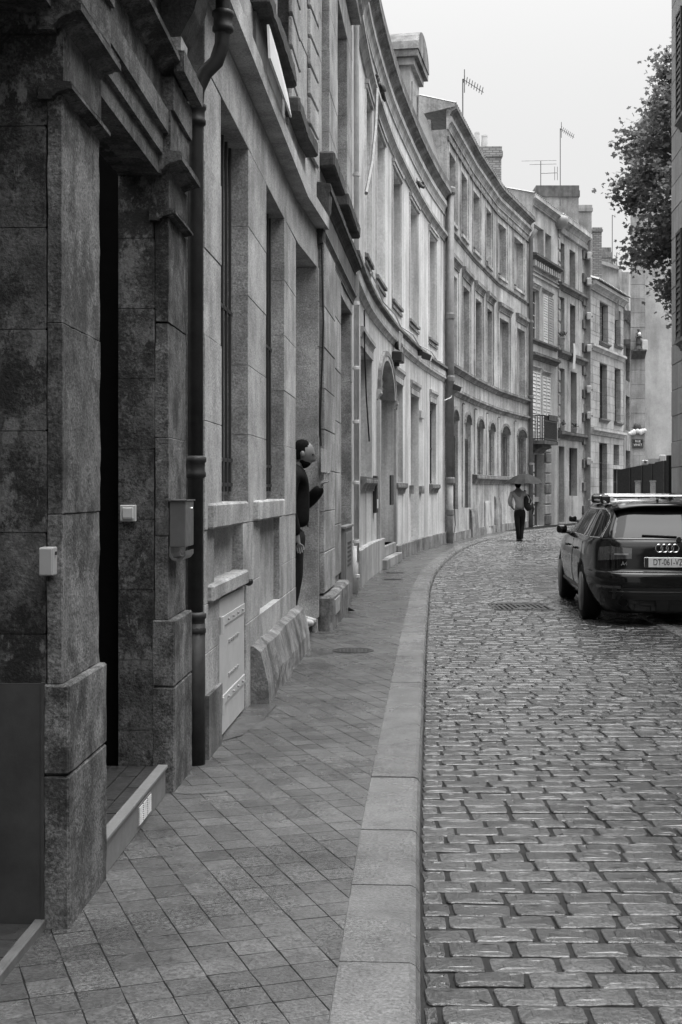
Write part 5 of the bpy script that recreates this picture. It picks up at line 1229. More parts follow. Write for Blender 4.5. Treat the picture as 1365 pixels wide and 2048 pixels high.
# ================================================================== black hoarding with posts
t = thing('black_fence', 'black panelled hoarding with light posts behind the parked cars', 'fence', (7.2, 31, 0))
P = [(1236, 940, 36.0), (1262, 935, 34), (1286, 930, 32), (1306, 926, 30), (1330, 921, 27.6)]
for (xa, ya, da_), (xb, yb_, db_) in zip(P, P[1:]):
    a, b = px(xa, ya, da_), px(xb, yb_, db_); m = M(); n = Vector((0, .06, 0))
    m.add([(a.x, a.y, .05), (b.x, b.y, .05), b, a] + [Vector(p) + n for p in ((a.x, a.y, .05), (b.x, b.y, .05), b, a)], [(0, 1, 2, 3), (4, 5, 6, 7), (0, 1, 5, 4), (1, 2, 6, 5), (2, 3, 7, 6), (3, 0, 4, 7)]); pn = m.build('panel', 'fence_black', t)
    m = M(); zz = 1.55; m.add([(a.x, a.y - .03, zz), (b.x, b.y - .03, zz), (b.x, b.y - .03, zz + .05), (a.x, a.y - .03, zz + .05)], [(0, 1, 2, 3)]); m.build('rail', 'fence_frame', pn, recalc=False)
    m = M(); m.box(b.x - .03, b.x + .03, b.y - .06, b.y, .05, b.z); m.build('post', 'fence_frame', t)
a, b = px(1333, 911, 27.2), px(1342, 911, 27.2); m = M(); m.box(a.x, b.x, 27.0, 27.2, .02, a.z); m.build('end_post', 'fence_black', t)
for x, lab in ((1276, 'pale square post in front of the black hoarding, left of the pair'), (1306, 'pale square post in front of the black hoarding, right of the pair')):
    a = px(x, 964, 25.5); t = thing('pale_post', lab, 'post', (a.x, 25.5, .02), 'pale posts'); m = M(); m.box(a.x - .045, a.x + .045, 25.45, 25.54, .01, a.z); m.build('shaft', 'ashlar', t, bevel=.008); m = M(); m.box(a.x - .055, a.x + .055, 25.44, 25.55, a.z, a.z + .03); m.build('cap', 'ashlar', t)
a = px(1307, 922, 29.5); t = thing('utility_box', 'small grey box with two white ends on top of the black hoarding', 'lamp', (a.x, 29.5, a.z))  # small utility box with white ends, gives no light
for s in (-.2, .2): m = M(); m.box(a.x + s - .07, a.x + s + .07, 29.4, 29.55, a.z - .1, a.z + .08 + s * .3); m.build('lamp_head', 'white_plastic', t, bevel=.02); m = M(); m.sphere((a.x + s, 29.39, a.z - .01), .035, 8, 5); m.build('lens', 'lens', t)
m = M(); m.box(a.x - .14, a.x + .14, 29.45, 29.52, a.z - .06, a.z + .05); m.build('bridge', 'box_grey', t)
# ================================================================== plane tree behind the right-hand house
def tree():
    base = Vector((8.75, 30.5, 0)); rt = random.Random(5)
    t = thing('plane_tree', 'leafy plane tree rising behind the right-hand house', 'tree', tuple(base))
    m = M(); m.tube([base + Vector((0, 0, 0)), base + Vector((.05, 0, 2)), base + Vector((-.05, .1, 4.5)), base + Vector((.05, 0, 7.5)), base + Vector((0, 0, 11.0))], [.30, .24, .2, .13, .03], 10); m.build('trunk', 'bark', t, smooth=True)
    tips = []
    PR = [(5.4, .6), (5.9, .95), (6.4, 1.3), (7.3, 1.95), (8.3, 2.45), (10, 1.95), (11.2, 1.2), (12.0, .35)]
    for i in range(44):
        z = 5.8 + i * .138; a = i * 2.4; L = max(.4, lin(PR, z)) * rt.uniform(.75, 1.05)
        p0 = base + Vector((0, 0, z)); d = Vector((math.cos(a), math.sin(a), rt.uniform(-.1, .25))); p1 = p0 + d * L * .5 + Vector((0, 0, .1)); p2 = p0 + d * L
        m = M(); m.tube([p0, p1, p2], [.07, .045, .012], 6); m.build('limb', 'bark', t)
        tips += [(p0.lerp(p1, .6), .3), (p1, .35), (p1.lerp(p2, .5), .35), (p2, .32)]
        for k in range(3):
            q = p1.lerp(p2, rt.uniform(.1, 1)) + Vector((rt.gauss(0, .25), rt.gauss(0, .25), rt.gauss(-.12, .2))); tips.append((q, .3))
    m = M(); shape = leaf_pts(1.0)
    for (c, r) in tips:
        for k in range(rt.randint(105, 130)):
            p = c + Vector((rt.gauss(0, r * .6), rt.gauss(0, r * .6), rt.gauss(-.05, r * .55))); s = rt.uniform(.045, .085)
            rot = Matrix.Rotation(rt.uniform(0, 6.28), 3, 'Z') @ Matrix.Rotation(rt.gauss(.3, .7), 3, 'X') @ Matrix.Rotation(rt.gauss(0, .6), 3, 'Y')
            m.add([p + rot @ Vector((x * s, y * s, .12 * s * (i % 2))) for i, (x, y) in enumerate(shape)], [tuple(range(10))])
    m.build('crown', 'leaves', t, recalc=False)
tree()

# ================================================================== cars
TAB = [(.14, .76, .13, 4.42, 5.0), (.26, .85, .06, 4.58, 5.0), (.36, .885, .02, 4.66, 5.2), (.47, .905, .0, 4.70, 5.6), (.55, .912, .005, 4.70, 5.8), (.585, .912, .022, 4.69, 5.8), (.61, .910, .075, 4.67, 5.8),
       (.70, .908, .085, 4.60, 5.6), (.79, .902, .095, 4.42, 5.6), (.87, .890, .115, 4.12, 5.6), (.925, .872, .14, 3.74, 5.6), (.96, .850, .165, 3.48, 5.6), (1.03, .805, .24, 3.20, 5.6), (1.14, .745, .37, 2.92, 5.4), (1.24, .690, .48, 2.66, 5.2),
       (1.295, .650, .55, 2.46, 4.8), (1.33, .60, .65, 2.26, 4.4), (1.352, .51, .80, 2.0, 3.8), (1.366, .34, 1.05, 1.75, 3.0)]
def sl_(z):
    for i in range(len(TAB) - 1):
        a, b = TAB[i], TAB[i + 1]
        if z <= b[0]:
            t = (z - a[0]) / (b[0] - a[0]); return tuple(a[k] + (b[k] - a[k]) * t for k in range(1, 5))
    return TAB[-1][1:]
def hull(ang, z, off=0.):
    w_, yr, yf, n = sl_(z); c, s = math.cos(ang), math.sin(ang); w_ += off; L = (yf - yr) / 2 + off
    return Vector((w_ * math.copysign(abs(c) ** (2 / n), c), (yr + yf) / 2 + L * math.copysign(abs(s) ** (2 / n), s), z))
def rear(x, z, off=0.):
    w_, yr, yf, n = sl_(z); k = min(abs(x) / w_, .999); return Vector((x, (yr + yf) / 2 - (yf - yr) / 2 * (1 - k ** n) ** (1 / n) - off, z))
def side(y, z, s=-1, off=0.):
    w_, yr, yf, n = sl_(z); k = min(abs(y - (yr + yf) / 2) / ((yf - yr) / 2), .999); return Vector((s * (w_ * (1 - k ** n) ** (1 / n) + off), y, z))
def grid(m, fn, nu, nv):
    k = len(m.v)
    for i in range(nu + 1):
        for j in range(nv + 1): m.v.append(tuple(fn(i / nu, j / nv)))
    for i in range(nu):
        for j in range(nv): a = k + i * (nv + 1) + j; m.f.append((a, a + 1, a + nv + 2, a + nv + 1))
def car(name, label, loc, yaw, paint, badges, group=None):
    t = thing(name, label, 'car', loc, group); t.rotation_euler = (0, 0, yaw); t.scale = (.935, 1, 1)
    def cp(m, nm, mat, par=None, **kw):
        o = m.build(nm, mat, None, **kw); o.parent = par or t; return o
    m = M(); zs = []
    for a, b in zip(TAB, TAB[1:]):
        for k in range(3): zs.append(a[0] + (b[0] - a[0]) * k / 3)
    zs.append(TAB[-1][0]); NA = 112
    # smooth the slice table
    for z in zs:
        for i in range(NA): m.v.append(tuple(hull(2 * math.pi * (i + .5) / NA, z)))
    for j in range(len(zs) - 1):
        for i in range(NA): m.f.append((j * NA + i, j * NA + (i + 1) % NA, (j + 1) * NA + (i + 1) % NA, (j + 1) * NA + i))
    m.f.append(tuple(range(NA))[::-1]); m.f.append(tuple((len(zs) - 1) * NA + i for i in range(NA)))
    body = m.build('body', paint, None, smooth=True)
    cut = M()
    for y in (1.02, 3.83): cut.lathe((0, y, .31), [(.375, -1.2), (.375, 1.2)], 40, 'x')
    co = cut.build('cutter', paint); md = body.modifiers.new('b', 'BOOLEAN'); md.object = co; md.operation = 'DIFFERENCE'; md.solver = 'EXACT'
    bpy.context.view_layer.update(); dg = bpy.context.evaluated_depsgraph_get(); me = bpy.data.meshes.new_from_object(body.evaluated_get(dg))
    body.modifiers.clear(); body.data = me; bpy.data.objects.remove(co); body.parent = t
    for p in me.polygons: p.use_smooth = len(p.vertices) < 30
    m = M(); m.box(-.62, .62, .4, 4.4, .2, .7); cp(m, 'underbody', 'plastic_black')
    for y in (1.02, 3.83):
        for s in (-1, 1):
            wh = thing('wheel_', '', '') if 0 else None
            x = s * .79; m = M(); m.lathe((x, y, .318), [(.20, -.10), (.29, -.112), (.312, -.095), (.318, -.06), (.318, .06), (.312, .095), (.29, .112), (.20, .10)], 36, 'x'); ty = cp(m, 'wheel', 'rubber', smooth=True)
            m = M(); xo = x + s * .09; m.lathe((xo, y, .318), [(.225, -.03), (.225, .015), (.205, .018), (.2, -.02)], 32, 'x'); rm = cp(m, 'rim', 'rim', ty, smooth=True)
            for k in range(10):
                a = 2 * math.pi * k / 10; m = M(); m.tube([(xo, y + .04 * math.cos(a), .318 + .04 * math.sin(a)), (xo + s * .01, y + .21 * math.cos(a + .1), .318 + .21 * math.sin(a + .1))], [.022, .014], 5); cp(m, 'spoke', 'rim', ty)
            m = M(); m.lathe((xo, y, .318), [(.05, -.02), (.05, .015), (.02, .02)], 14, 'x'); cp(m, 'hub', 'rim', ty)
            m = M(); m.lathe((x - s * .05, y, .318), [(.2, -.01), (.2, .01)], 24, 'x'); cp(m, 'brake_disc', 'iron_dark', ty)
    # windows
    zl, zh = .975, 1.275
    m = M(); grid(m, lambda i, j: rear((i - .5) * 2 * (.80 * sl_(zl + (1.29 - zl) * j)[0]), zl + (1.29 - zl) * j, .004), 14, 8); rw = cp(m, 'rear_window', 'car_glass', smooth=True, recalc=False)
    m = M(); m.tube([rear(.12, .985, .02), rear(-.28, 1.0, .02)], .009, 5); cp(m, 'wiper', 'plastic_black', rw); m = M(); m.lathe(rear(.14, .955, .0), [(.03, -.03), (.025, .0), (.01, .01)], 10, 'y'); cp(m, 'wiper_hub', 'plastic_black', rw)
    m = M(); grid(m, lambda i, j: Vector((sl_(.97 + .33 * j)[0] * .86 * (i - .5) * 2, sl_(.97 + .33 * j)[2] + .006 - .5 * abs((i - .5) * 2) ** 3 * .3, (.97 + .33 * j))), 10, 6); cp(m, 'windscreen', 'car_glass', smooth=True, recalc=False)
    for s in (-1, 1):
        y0_ = lambda j: .36 + .22 * j + .16 * j ** 7
        yF = lambda j: 3.30 - .95 * j ** 1.1
        zz_ = lambda j: .975 + .30 * j
        for (ya, yb) in ((None, 1.04), (1.08, 2.02), (2.07, None)):
            m = M(); grid(m, lambda i, j: (lambda p, q: side(p + (q - p) * i, zz_(j), s, .004))(y0_(j) if ya is None else ya, yF(j) if yb is None else yb), 12, 8); cp(m, 'side_window', 'car_glass', smooth=True, recalc=False)
        m = M(); m.tube([side(y0_(j / 16) - .01, zz_(j / 16), s, .006) for j in range(17)] + [side(y0_(1) + (yF(1) - y0_(1)) * k / 12, zz_(1) + .006, s, .006) for k in range(13)] + [side(yF(1 - j / 8), zz_(1 - j / 8), s, .006) for j in range(9)], .007, 6); cp(m, 'chrome_trim', 'chrome')
        m = M(); m.tube([side(.35 + 2.9 * i / 20, .968, s, .006) for i in range(21)], .007, 6); cp(m, 'belt_trim', 'chrome')
        # tail lamp wrapping round the corner
        m = M(); A0, A1 = (-math.pi / 2 + .11, -math.pi / 4 - .08)
        f_ = lambda i, j: hull(A0 + (A1 - A0) * i, .715 + .03 * (1 - i) + (.15 - .07 * max(0, .5 - i)) * j, .006)
        if s > 0: grid(m, f_, 16, 5)
        else: grid(m, lambda i, j: Vector((-f_(i, j).x, f_(i, j).y, f_(i, j).z)), 16, 5)
        tl = cp(m, 'tail_lamp', 'lens', smooth=True, recalc=False)
        m = M(); g_ = lambda i, j: hull(A0 + (A1 - A0) * (.05 + .33 * i), .785 + .018 * j, .011)
        grid(m, g_ if s > 0 else (lambda i, j: Vector((-g_(i, j).x, g_(i, j).y, g_(i, j).z))), 8, 1); cp(m, 'lamp_strip', 'lens_light', tl, recalc=False)
        for y in (1.55, 2.55): m = M(); m.tube([side(y, .80, s, .01), side(y + .04, .805, s, .035), side(y + .2, .805, s, .035), side(y + .24, .80, s, .01)], .013, 6); cp(m, 'door_handle', paint)
        q = side(3.0, .95, s); m = M(); m.sphere(q + Vector((s * .11, .02, .035)), (.095, .06, .065), 14, 10, lambda d, v: Vector((math.copysign(abs(d.x) ** .6, d.x) * .075, math.copysign(abs(d.y) ** .7, d.y) * .05, math.copysign(abs(d.z) ** .6, d.z) * .055))); mi = cp(m, 'wing_mirror', 'car_paint', smooth=True); m = M(); m.tube([q, q + Vector((s * .1, .02, .0))], .025, 6); cp(m, 'mirror_arm', 'plastic_black', mi)
        m = M(); pr = [Vector((s * (sl_(1.33)[0] + .02), .78 + k * .15, 1.345 + .03 * min(1, k / 2))) for k in range(13)]; m.tube(pr, .014, 6); cp(m, 'roof_rail', 'alu')
        m = M(); m.tube([hull(-math.pi / 4 * 0 + (0 if s > 0 else math.pi), .34, .004) + Vector((0, d_, 0)) for d_ in (-1.0, 1.0)], .02, 6); cp(m, 'sill_trim', 'plastic_black')
        m = M(); m.lathe((s * .52, .04, .27), [(.045, -.04), (.045, .1), (.036, .1), (.036, -.02)], 14, 'y'); cp(m, 'exhaust_pipe', 'void')
        m = M(); grid(m, lambda i, j: rear(s * (.55 + .25 * i), .42 + .03 * j, .004), 6, 1); cp(m, 'reflector', 'lens', recalc=False)
        for yy in (1.04, 2.045): 
            m = M(); m.tube([side(yy, z, s, .001) for z in (.36, .5, .62, .75, .9)], .005, 4); cp(m, 'door_seam', 'plastic_black')
    m = M(); grid(m, lambda i, j: rear((i - .5) * 1.5, .30 + .13 * j, .006), 12, 3); cp(m, 'rear_diffuser', 'plastic_black', recalc=False)
    m = M(); m.tube([rear((i / 14 - .5) * 1.60, .598, .006) for i in range(15)], .007, 5); m.tube([rear((i / 14 - .5) * 1.5, .385, .004) for i in range(15)], .005, 5); cp(m, 'bumper_seam', 'plastic_black')
    m = M(); m.tube([rear((i / 14 - .5) * 1.45, .955, .004) for i in range(15)], .006, 5); cp(m, 'tailgate_seam', 'plastic_black')
    m = M(); grid(m, lambda i, j: Vector(((i - .5) * 1.12, .47 + .19 * j + .10 * abs(i - .5) ** 2 * 4 * .3, 1.305 + .04 * j - .05 * (2 * abs(i - .5)) ** 3)), 12, 2); o = cp(m, 'roof_spoiler', paint, recalc=False, smooth=True); sd = o.modifiers.new('s', 'SOLIDIFY'); sd.thickness = .025
    # roof bars
    for y in (1.05, 1.95):
        m = M(); m.box(-.60, .60, y - .03, y + .03, 1.415, 1.437); b_ = cp(m, 'roof_bar', 'alu', bevel=.008)
        for s in (-1, 1): m = M(); m.box(s * .60 - .06, s * .60 + .06, y - .05, y + .05, 1.34, 1.44); cp(m, 'bar_foot', 'plastic_black', b_, bevel=.02)
    m = M(); m.tube([(0, .80, 1.345), (0, .77, 1.40)], [.03, .012], 8); cp(m, 'roof_aerial', 'plastic_black')
    # plate and badges
    y0 = rear(0, .71, .0).y
    m = M(); m.box(-.27, .27, y0 - .022, y0 + .03, .652, .762); pl = cp(m, 'number_plate', 'plate_white', bevel=.004)
    for xa in (-.268, .225): m = M(); m.box(xa, xa + .043, y0 - .0245, y0 - .02, .655, .759); cp(m, 'plate_band', 'iron_dark', pl)
    if badges:
        o = text('DT-061-VZ', .098, Vector((0, y0 - .024, .707)), RX, 'letter_dark', 'plate_text', None, .001, .74); o.parent = pl
        for k in range(4):
            m = M(); c = Vector((-.093 + k * .062, rear(0, .862).y - .008, .862)); m.tube([c + Vector((.042 * math.cos(a * math.pi / 12), 0, .042 * math.sin(a * math.pi / 12))) for a in range(25)], .0065, 6, cap=False); cp(m, 'ring_badge', 'chrome')
        o = text('A4', .062, rear(-.50, .69, .006), RX, 'chrome', 'model_badge', None, .003); o.parent = t
    else:
        for c_ in list(pl.children): bpy.data.objects.remove(c_)
        bpy.data.objects.remove(pl)
    return t
car('parked_estate_car', 'black parked estate car with roof bars seen from behind', (3.57, 14.15, 0), R(-4.6), 'car_paint', True)
car('parked_silver_car', 'light car mostly hidden ahead of the black estate car', (4.72, 20.2, 0), R(-6), 'car_paint_silver', False)

# ================================================================== people
def skinned(name, verts, edges, rad, mat, parent, sub=2, root=0, extra=None):
    me = bpy.data.meshes.new(name); off = wloc(parent); me.from_pydata([tuple(Vector(v) - off) for v in verts], edges, [])
    bm = bmesh.new(); bm.from_mesh(me); ly = bm.verts.layers.skin.verify(); bm.verts.ensure_lookup_table()
    for i, v in enumerate(bm.verts):
        r = rad[i]; v[ly].radius = r if isinstance(r, (tuple, list)) else (r, r); v[ly].use_root = (i == root)
    bm.to_mesh(me); bm.free(); o = bpy.data.objects.new(name, me); COL.objects.link(o)
    sk = o.modifiers.new('skin', 'SKIN'); sk.use_smooth_shade = True; ss = o.modifiers.new('sub', 'SUBSURF'); ss.levels = ss.render_levels = sub
    bpy.context.view_layer.update(); dg = bpy.context.evaluated_depsgraph_get(); m2 = bpy.data.meshes.new_from_object(o.evaluated_get(dg)); o.modifiers.clear(); o.data = m2
    if extra:
        bm = bmesh.new(); bm.from_mesh(m2)
        tmp = bpy.data.meshes.new('t'); tmp.from_pydata([tuple(Vector(v) - off) for v in extra.v], [], extra.f); bm.from_mesh(tmp); bm.to_mesh(m2); bm.free()
    for p in m2.polygons: p.use_smooth = True
    m2.materials.clear(); m2.materials.append(MATS[mat]); o.parent = parent; return o
def head_mesh(c, fwd, s=1.0):
    """head with brow, nose, lips, chin and ears; c is its centre"""
    m = M(); f = Vector(fwd).normalized(); sd = f.cross(Vector((0, 0, 1))).normalized(); up = sd.cross(f)
    def fn(d, q):
        fx, sx, ux = d.y, d.x, d.z      # y is forwards here
        x, y, z = .076 * sx, .096 * fx, .122 * ux
        if ux < 0: x *= 1 + .28 * ux; y = y * (1 + .22 * ux) + .030 * (-ux) * (1 if fx > 0 else .3) * max(fx, 0)
        g = lambda a, b, w1, w2: math.exp(-((sx - a) / w1) ** 2 - ((ux - b) / w2) ** 2) * (fx > 0)
        y += .030 * g(0, -.20, .16, .16) + .014 * g(0, .02, .14, .22) + .012 * g(0, .22, .6, .12) + .013 * g(0, -.52, .3, .09) + .016 * g(0, -.80, .3, .14) - .012 * g(.38, .06, .2, .12) - .012 * g(-.38, .06, .2, .12)
        return (sd * x + f * y + up * z) * s
    m.sphere(c, 1, 28, 22, fn)
    for k in (-1, 1): m.sphere(Vector(c) + (sd * .078 * k - f * .008 - up * .005) * s, (.022 * s, .022 * s, .034 * s), 8, 6)
    return m
def hand(verts, edges, rad, wrist_i, wp, d, side_v, curl, s=1.0):
    """palm and five bent fingers grown from the wrist vertex"""
    d = Vector(d).normalized(); sv = Vector(side_v).normalized(); nn = d.cross(sv)
    def add(p, r, frm): verts.append(tuple(p)); rad.append(r); edges.append((frm, len(verts) - 1)); return len(verts) - 1
    pm = add(wp + d * .045 * s, (.030 * s, .018 * s), wrist_i); pe = add(wp + d * .08 * s, (.034 * s, .015 * s), pm)
    for k, (o_, L) in enumerate(((-.030, .066), (-.010, .076), (.011, .072), (.030, .056))):
        a = wp + d * .088 * s + sv * o_ * s; i = add(a, .0095 * s, pe); c = curl[k]
        p = a; dd = d
        for q in range(3):
            dd = (dd + nn * c).normalized(); p = p + dd * L * s * (.45, .32, .23)[q]; i = add(p, (.0090, .0082, .0070)[q] * s, i)
    i = add(wp + d * .035 * s - sv * .030 * s, .012 * s, pm); i = add(wp + d * .065 * s - sv * .052 * s + nn * .01, .0105 * s, i); add(wp + d * .095 * s - sv * .050 * s + nn * .03, .0085 * s, i)
# --- man smoking in the doorway, facing the street
D0_ = 12.5; F0 = .195; ox = -.468
t = thing('person', 'man in dark jacket smoking in the doorway, seen in profile', 'person', (ox, D0_, F0))
P_ = lambda x, y, z: Vector((ox + x, D0_ + y, F0 + z))
V = [P_(-.01, 0, .94), P_(0, 0, 1.12), P_(.0, 0, 1.32), P_(.02, 0, 1.46), P_(.055, 0, 1.54), P_(.075, 0, 1.60)]; Ed = [(0, 1), (1, 2), (2, 3), (3, 4), (4, 5)]; Ra = [(.085, .10), (.075, .09), (.08, .11), (.06, .08), (.050, .052), (.05, .055)]
def chain(start, pts, rs_):
    i = start
    for p, r in zip(pts, rs_): V.append(p); Ra.append(r); Ed.append((i, len(V) - 1)); i = len(V) - 1
    return i
for s in (-1, 1):
    chain(0, [P_(.0, s * .10, .88), P_(.015 + .02 * (s < 0), s * .10, .48), P_(-.03, s * .11, .10), P_(.05, s * .11, .04), P_(.15, s * .12, .03)], [.07, .05, .036, .034, .028])
rw_ = chain(3, [P_(-.01, -.17, 1.42), P_(-.03, -.22, 1.14), P_(.055, -.20, .86)], [.035, .03, .028])
hand(V, Ed, Ra, rw_, V[rw_], (.25, .0, -1), (1, 0, .2), (.10, .14, .18, .22))
lw_ = chain(3, [P_(-.0, .17, 1.42), P_(.11, .20, 1.16), P_(.255, .12, 1.305)], [.035, .03, .028])
hand(V, Ed, Ra, lw_, V[lw_], (.45, -.1, .9), (.3, -.9, -.1), (.45, .5, .8, .9), .9)
hd = head_mesh(P_(.112, 0, 1.65), (1, -.04, -.34), 1.0); skinned('body', V, Ed, Ra, 'skin', t, 2, 0, hd)
hc = P_(.094, 0, 1.665); m = M()
def hfn(d, q):
    k = 1.0
    if d.x > .34 and d.z < .50 - .1 * abs(d.y): k = .78        # forehead and face stay bare
    if d.z < .02 and d.x > -.12: k = .78
    if d.z < -.62: k = .8
    return Vector((q.x * k, q.y * k, q.z * k)) * (1 + .05 * noise.noise(d * 6))
m.sphere(hc, (.104, .083, .128), 34, 28, hfn); m.build('hair', 'hair', t, smooth=True)
m = M()
def bfn(d, q):
    k = 1.0 if (d.z < -.50 and d.x > -.1) else .8
    return q * k * (1 + .03 * noise.noise(d * 9))
m.sphere(P_(.107, 0, 1.62), (.090, .076, .108), 26, 20, bfn); m.build('beard', 'hair', t, smooth=True)
for s in (-1, 1):
    m = M(); m.sphere(P_(.194, s * .03, 1.647), .012, 8, 6); m.build('eye', 'hair', t)
# jacket
V = [P_(-.01, 0, .93), P_(.0, 0, 1.06), P_(.005, 0, 1.2), P_(.0, 0, 1.34), P_(.01, 0, 1.47), P_(.055, 0, 1.56)]; Ed = [(i, i + 1) for i in range(5)]; Ra = [(.145, .185), (.14, .18), (.135, .175), (.125, .18), (.105, .15), (.082, .085)]
for s, el, wr in ((-1, P_(-.03, -.235, 1.14), P_(.05, -.20, .86)), (1, P_(.11, .22, 1.14), P_(.285, .11, 1.34))):
    V += [P_(-.005, s * .185, 1.42), el, el.lerp(wr, .6), wr]; Ra += [.085, .075, .066, .056]; k = len(V); Ed += [(4, k - 4), (k - 4, k - 3), (k - 3, k - 2), (k - 2, k - 1)]
jk = skinned('jacket', V, Ed, Ra, 'jacket', t, 2, 0)
m = M(); m.tube([P_(.115, -.01, 1.50), P_(.128, -.01, 1.36), P_(.142, -.01, 1.2), P_(.148, -.01, .95)], .009, 5); m.build('zip', 'iron_dark', jk)
V = [P_(-.01, 0, .96), P_(-.005, 0, .86)]; Ed = [(0, 1)]; Ra = [(.12, .155), (.115, .16)]
for s in (-1, 1):
    V += [P_(.015, s * .095, .74), P_(.03, s * .10, .48), P_(-.01, s * .11, .22), P_(-.03, s * .115, .07)]; Ra += [.098, .078, .065, .062]; k = len(V); Ed += [(1, k - 4), (k - 4, k - 3), (k - 3, k - 2), (k - 2, k - 1)]
skinned('trousers', V, Ed, Ra, 'jeans', t, 2, 0)
for s in (-1, 1):
    V = [P_(-.07, s * .115, .05), P_(.0, s * .115, .065), P_(.09, s * .12, .05), P_(.18, s * .125, .038), P_(.215, s * .125, .034)]; sh = skinned('shoe', V, [(0, 1), (1, 2), (2, 3), (3, 4)], [(.045, .04), (.05, .05), (.05, .045), (.045, .034), (.03, .025)], 'shoe_white', t, 2, 1)
    m = M()
    for k in range(4): m.tube([P_(.05 + k * .03, s * .12 - .035, .092 - k * .006), P_(.05 + k * .03, s * .12 + .035, .092 - k * .006)], .005, 5)
    m.build('laces', 'bag_trim', sh)
c = P_(.315, .07, 1.405); m = M(); m.tube([c, c + Vector((.03, -.03, .07))], .005, 8); tag(m.build('cigarette', 'paper'), 'white cigarette between the fingers of the man in the doorway', 'cigarette')

# --- man walking away under an umbrella
wp = px(1040, 1083, 3900 / 103.); t = thing('person', 'man in pale shirt and dark trousers walking away under an umbrella', 'person', (wp.x, wp.y, 0))
P_ = lambda x, y, z: Vector((wp.x + x, wp.y + y, z))
V = [P_(0, 0, .93), P_(-.02, 0, 1.15), P_(-.04, 0, 1.35), P_(-.05, 0, 1.46), P_(-.05, .01, 1.55), P_(-.05, .02, 1.62)]; Ed = [(i, i + 1) for i in range(5)]; Ra = [(.14, .11), (.13, .10), (.15, .105), (.08, .07), (.055, .055), (.055, .055)]
for s in (-1, 1): chain(0, [P_(s * .09, 0, .86), P_(s * .07, .06 * s, .47), P_(s * .035, -.03 * s + .02, .09), P_(s * .035, .1 - .03 * s, .04)], [.08, .055, .04, .035])
lw_ = chain(3, [P_(-.22, .0, 1.42), P_(-.29, -.02, 1.16), P_(-.21, .06, .98)], [.05, .042, .03]); hand(V, Ed, Ra, lw_, V[lw_], (.6, .4, -.5), (0, 1, 0), (.2, .25, .3, .3))
rw_ = chain(3, [P_(.13, .0, 1.42), P_(.21, .03, 1.20), P_(.19, .20, 1.36)], [.05, .042, .03]); hand(V, Ed, Ra, rw_, V[rw_], (0, .1, 1), (1, 0, 0), (.5, .5, .5, .5))
skinned('body', V, Ed, Ra, 'skin', t, 2, 0, head_mesh(P_(-.05, .03, 1.66), (0, 1, 0), 1.0))
m = M(); m.sphere(P_(-.05, .015, 1.675), (.092, .108, .130), 18, 14, lambda d, q: q * (1 if d.y < .35 or d.z > .5 else .8)); m.build('hair', 'hair', t, smooth=True)
V = [P_(.0, 0, .94), P_(-.01, 0, 1.06), P_(-.03, 0, 1.22), P_(-.045, 0, 1.38), P_(-.05, 0, 1.50)]; Ed = [(i, i + 1) for i in range(4)]; Ra = [(.175, .13), (.165, .125), (.16, .12), (.16, .115), (.07, .07)]
for pts in ((P_(-.235, 0, 1.40), P_(-.30, -.02, 1.15), P_(-.235, .04, 1.02)), (P_(.14, 0, 1.40), P_(.22, .03, 1.19), P_(.20, .16, 1.31))):
    V += list(pts); Ra += [.075, .07, .06]; k = len(V); Ed += [(3, k - 3), (k - 3, k - 2), (k - 2, k - 1)]
skinned('shirt', V, Ed, Ra, 'shirt', t, 2, 0)
V = [P_(.0, 0, 1.0), P_(0, 0, .88)]; Ed = [(0, 1)]; Ra = [(.17, .135), (.17, .135)]
for s in (-1, 1): V += [P_(s * .085, 0, .74), P_(s * .075, .05 * s, .47), P_(s * .045, .0, .2), P_(s * .04, .02 - .03 * s, .06)]; Ra += [.098, .078, .066, .062]; k = len(V); Ed += [(1, k - 4), (k - 4, k - 3), (k - 3, k - 2), (k - 2, k - 1)]
skinned('trousers', V, Ed, Ra, 'trousers', t, 2, 0)
for s in (-1, 1): skinned('shoe', [P_(s * .04, -.03 * s - .04, .04), P_(s * .04, -.03 * s + .06, .045), P_(s * .045, -.03 * s + .19, .03)], [(0, 1), (1, 2)], [(.045, .04), (.048, .045), (.04, .03)], 'shoe_dark', t, 2, 1)
# umbrella
uc_ = P_(.145, .05, 0); t = thing('umbrella', 'open grey umbrella held over the walking man', 'umbrella', tuple(uc_ + Vector((0, 0, 1.2))))
zt_ = px(1050, 947, wp.y).z; m = M(); NR, RR = 8, .60; rings = 6; tl = Vector((.04, -.08, 0))
def uv_(i, k): r = RR * i / rings; a = 2 * math.pi * (k + .5) / (NR * 4); sc = 1 - .07 * (math.sin(a * NR / 2) ** 2) * (i / rings); return uc_ + Vector((r * sc * math.cos(a), r * sc * math.sin(a), zt_ - .29 * (i / rings) ** 1.7 - .02 * (i / rings) * math.sin(a * NR / 2) ** 2))
m.v.append(tuple(uc_ + Vector((0, 0, zt_))))
for i in range(1, rings + 1):
    for k in range(NR * 4): m.v.append(tuple(uv_(i, k)))
n = NR * 4
for k in range(n): m.f.append((0, 1 + k, 1 + (k + 1) % n))
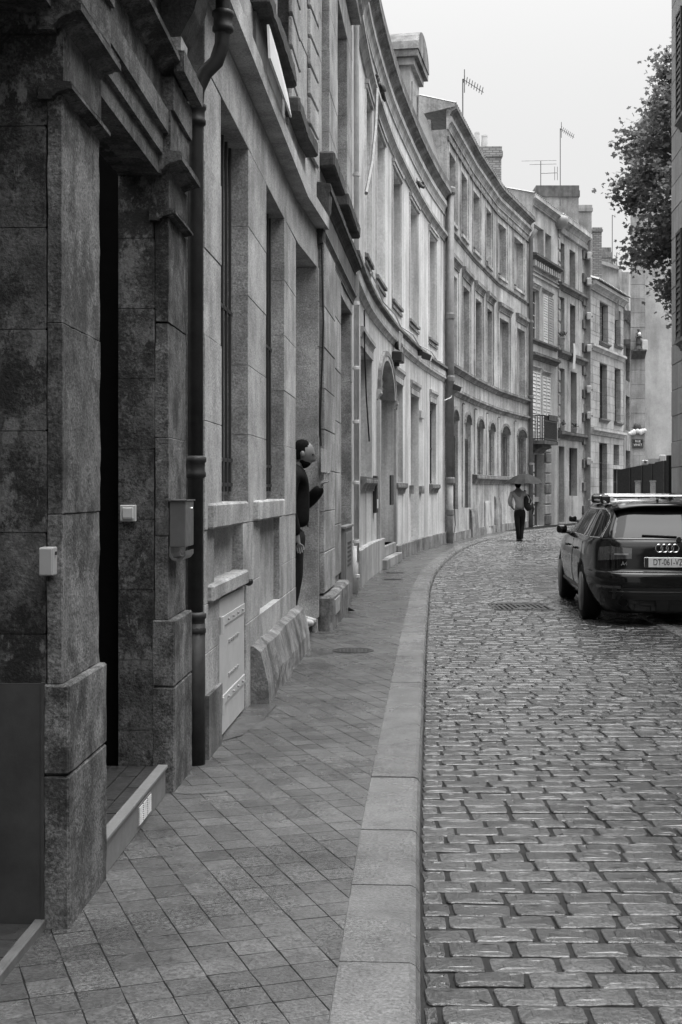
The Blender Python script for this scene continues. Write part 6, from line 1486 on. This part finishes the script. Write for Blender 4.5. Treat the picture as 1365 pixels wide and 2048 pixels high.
for i in range(rings - 1):
    for k in range(n): m.f.append((1 + i * n + k, 1 + i * n + (k + 1) % n, 1 + (i + 1) * n + (k + 1) % n, 1 + (i + 1) * n + k))
m.build('canopy', 'umbrella_cloth', t, smooth=False, recalc=False)
m = M(); m.tube([uc_ + Vector((.0, .0, zt_ + .06)), uc_ + Vector((0, .05, 1.42)), uc_ + Vector((.0, .14, 1.25))], .009, 6); m.build('shaft', 'iron_dark', t); m = M(); m.tube([uc_ + Vector((0, .14, 1.27)), uc_ + Vector((0, .15, 1.15)), uc_ + Vector((0, .11, 1.10))], .016, 6); m.build('handle', 'iron_black', t)
for k in range(8): a = 2 * math.pi * k / 8; m = M(); m.tube([uc_ + Vector((0, 0, zt_ - .02)), uc_ + Vector((RR * .6 * math.cos(a), RR * .6 * math.sin(a), zt_ - .14)), uc_ + Vector((RR * math.cos(a), RR * math.sin(a), zt_ - .30))], .005, 4); m.build('rib', 'iron_dark', t)
# backpack carried on the right arm
bc = P_(.225, -.06, 1.13); t = thing('backpack', 'dark backpack with pale strap slung on the walking man\'s right side', 'backpack', tuple(bc + Vector((0, 0, -.27))))
m = M(); m.sphere(bc, (.13, .10, .25), 16, 12, lambda d, q: Vector((q.x * (1 + .12 * noise.noise(d * 3)), q.y, q.z * (1 - .15 * abs(d.x))))); m.build('body', 'bag', t, smooth=True)
m = M(); m.sphere(bc + Vector((.04, -.08, -.12)), (.085, .06, .11), 12, 8); m.build('pocket', 'bag', t, smooth=True)
m = M(); m.tube([bc + Vector((-.1, -.02, .2)), bc + Vector((-.03, -.09, .22)), bc + Vector((.03, -.105, .1)), bc + Vector((.02, -.11, .0))], .016, 6); m.tube([bc + Vector((.06, -.09, .17)), bc + Vector((.115, -.06, .05)), bc + Vector((.06, -.12, -.06))], .014, 6); m.build('strap', 'bag_trim', t)
m = M(); m.tube([bc + Vector((.11, -.02, .0)), bc + Vector((.16, -.03, -.18)), bc + Vector((.13, -.03, -.34))], [.03, .035, .015], 6); m.build('hanging_strap', 'bag', t)
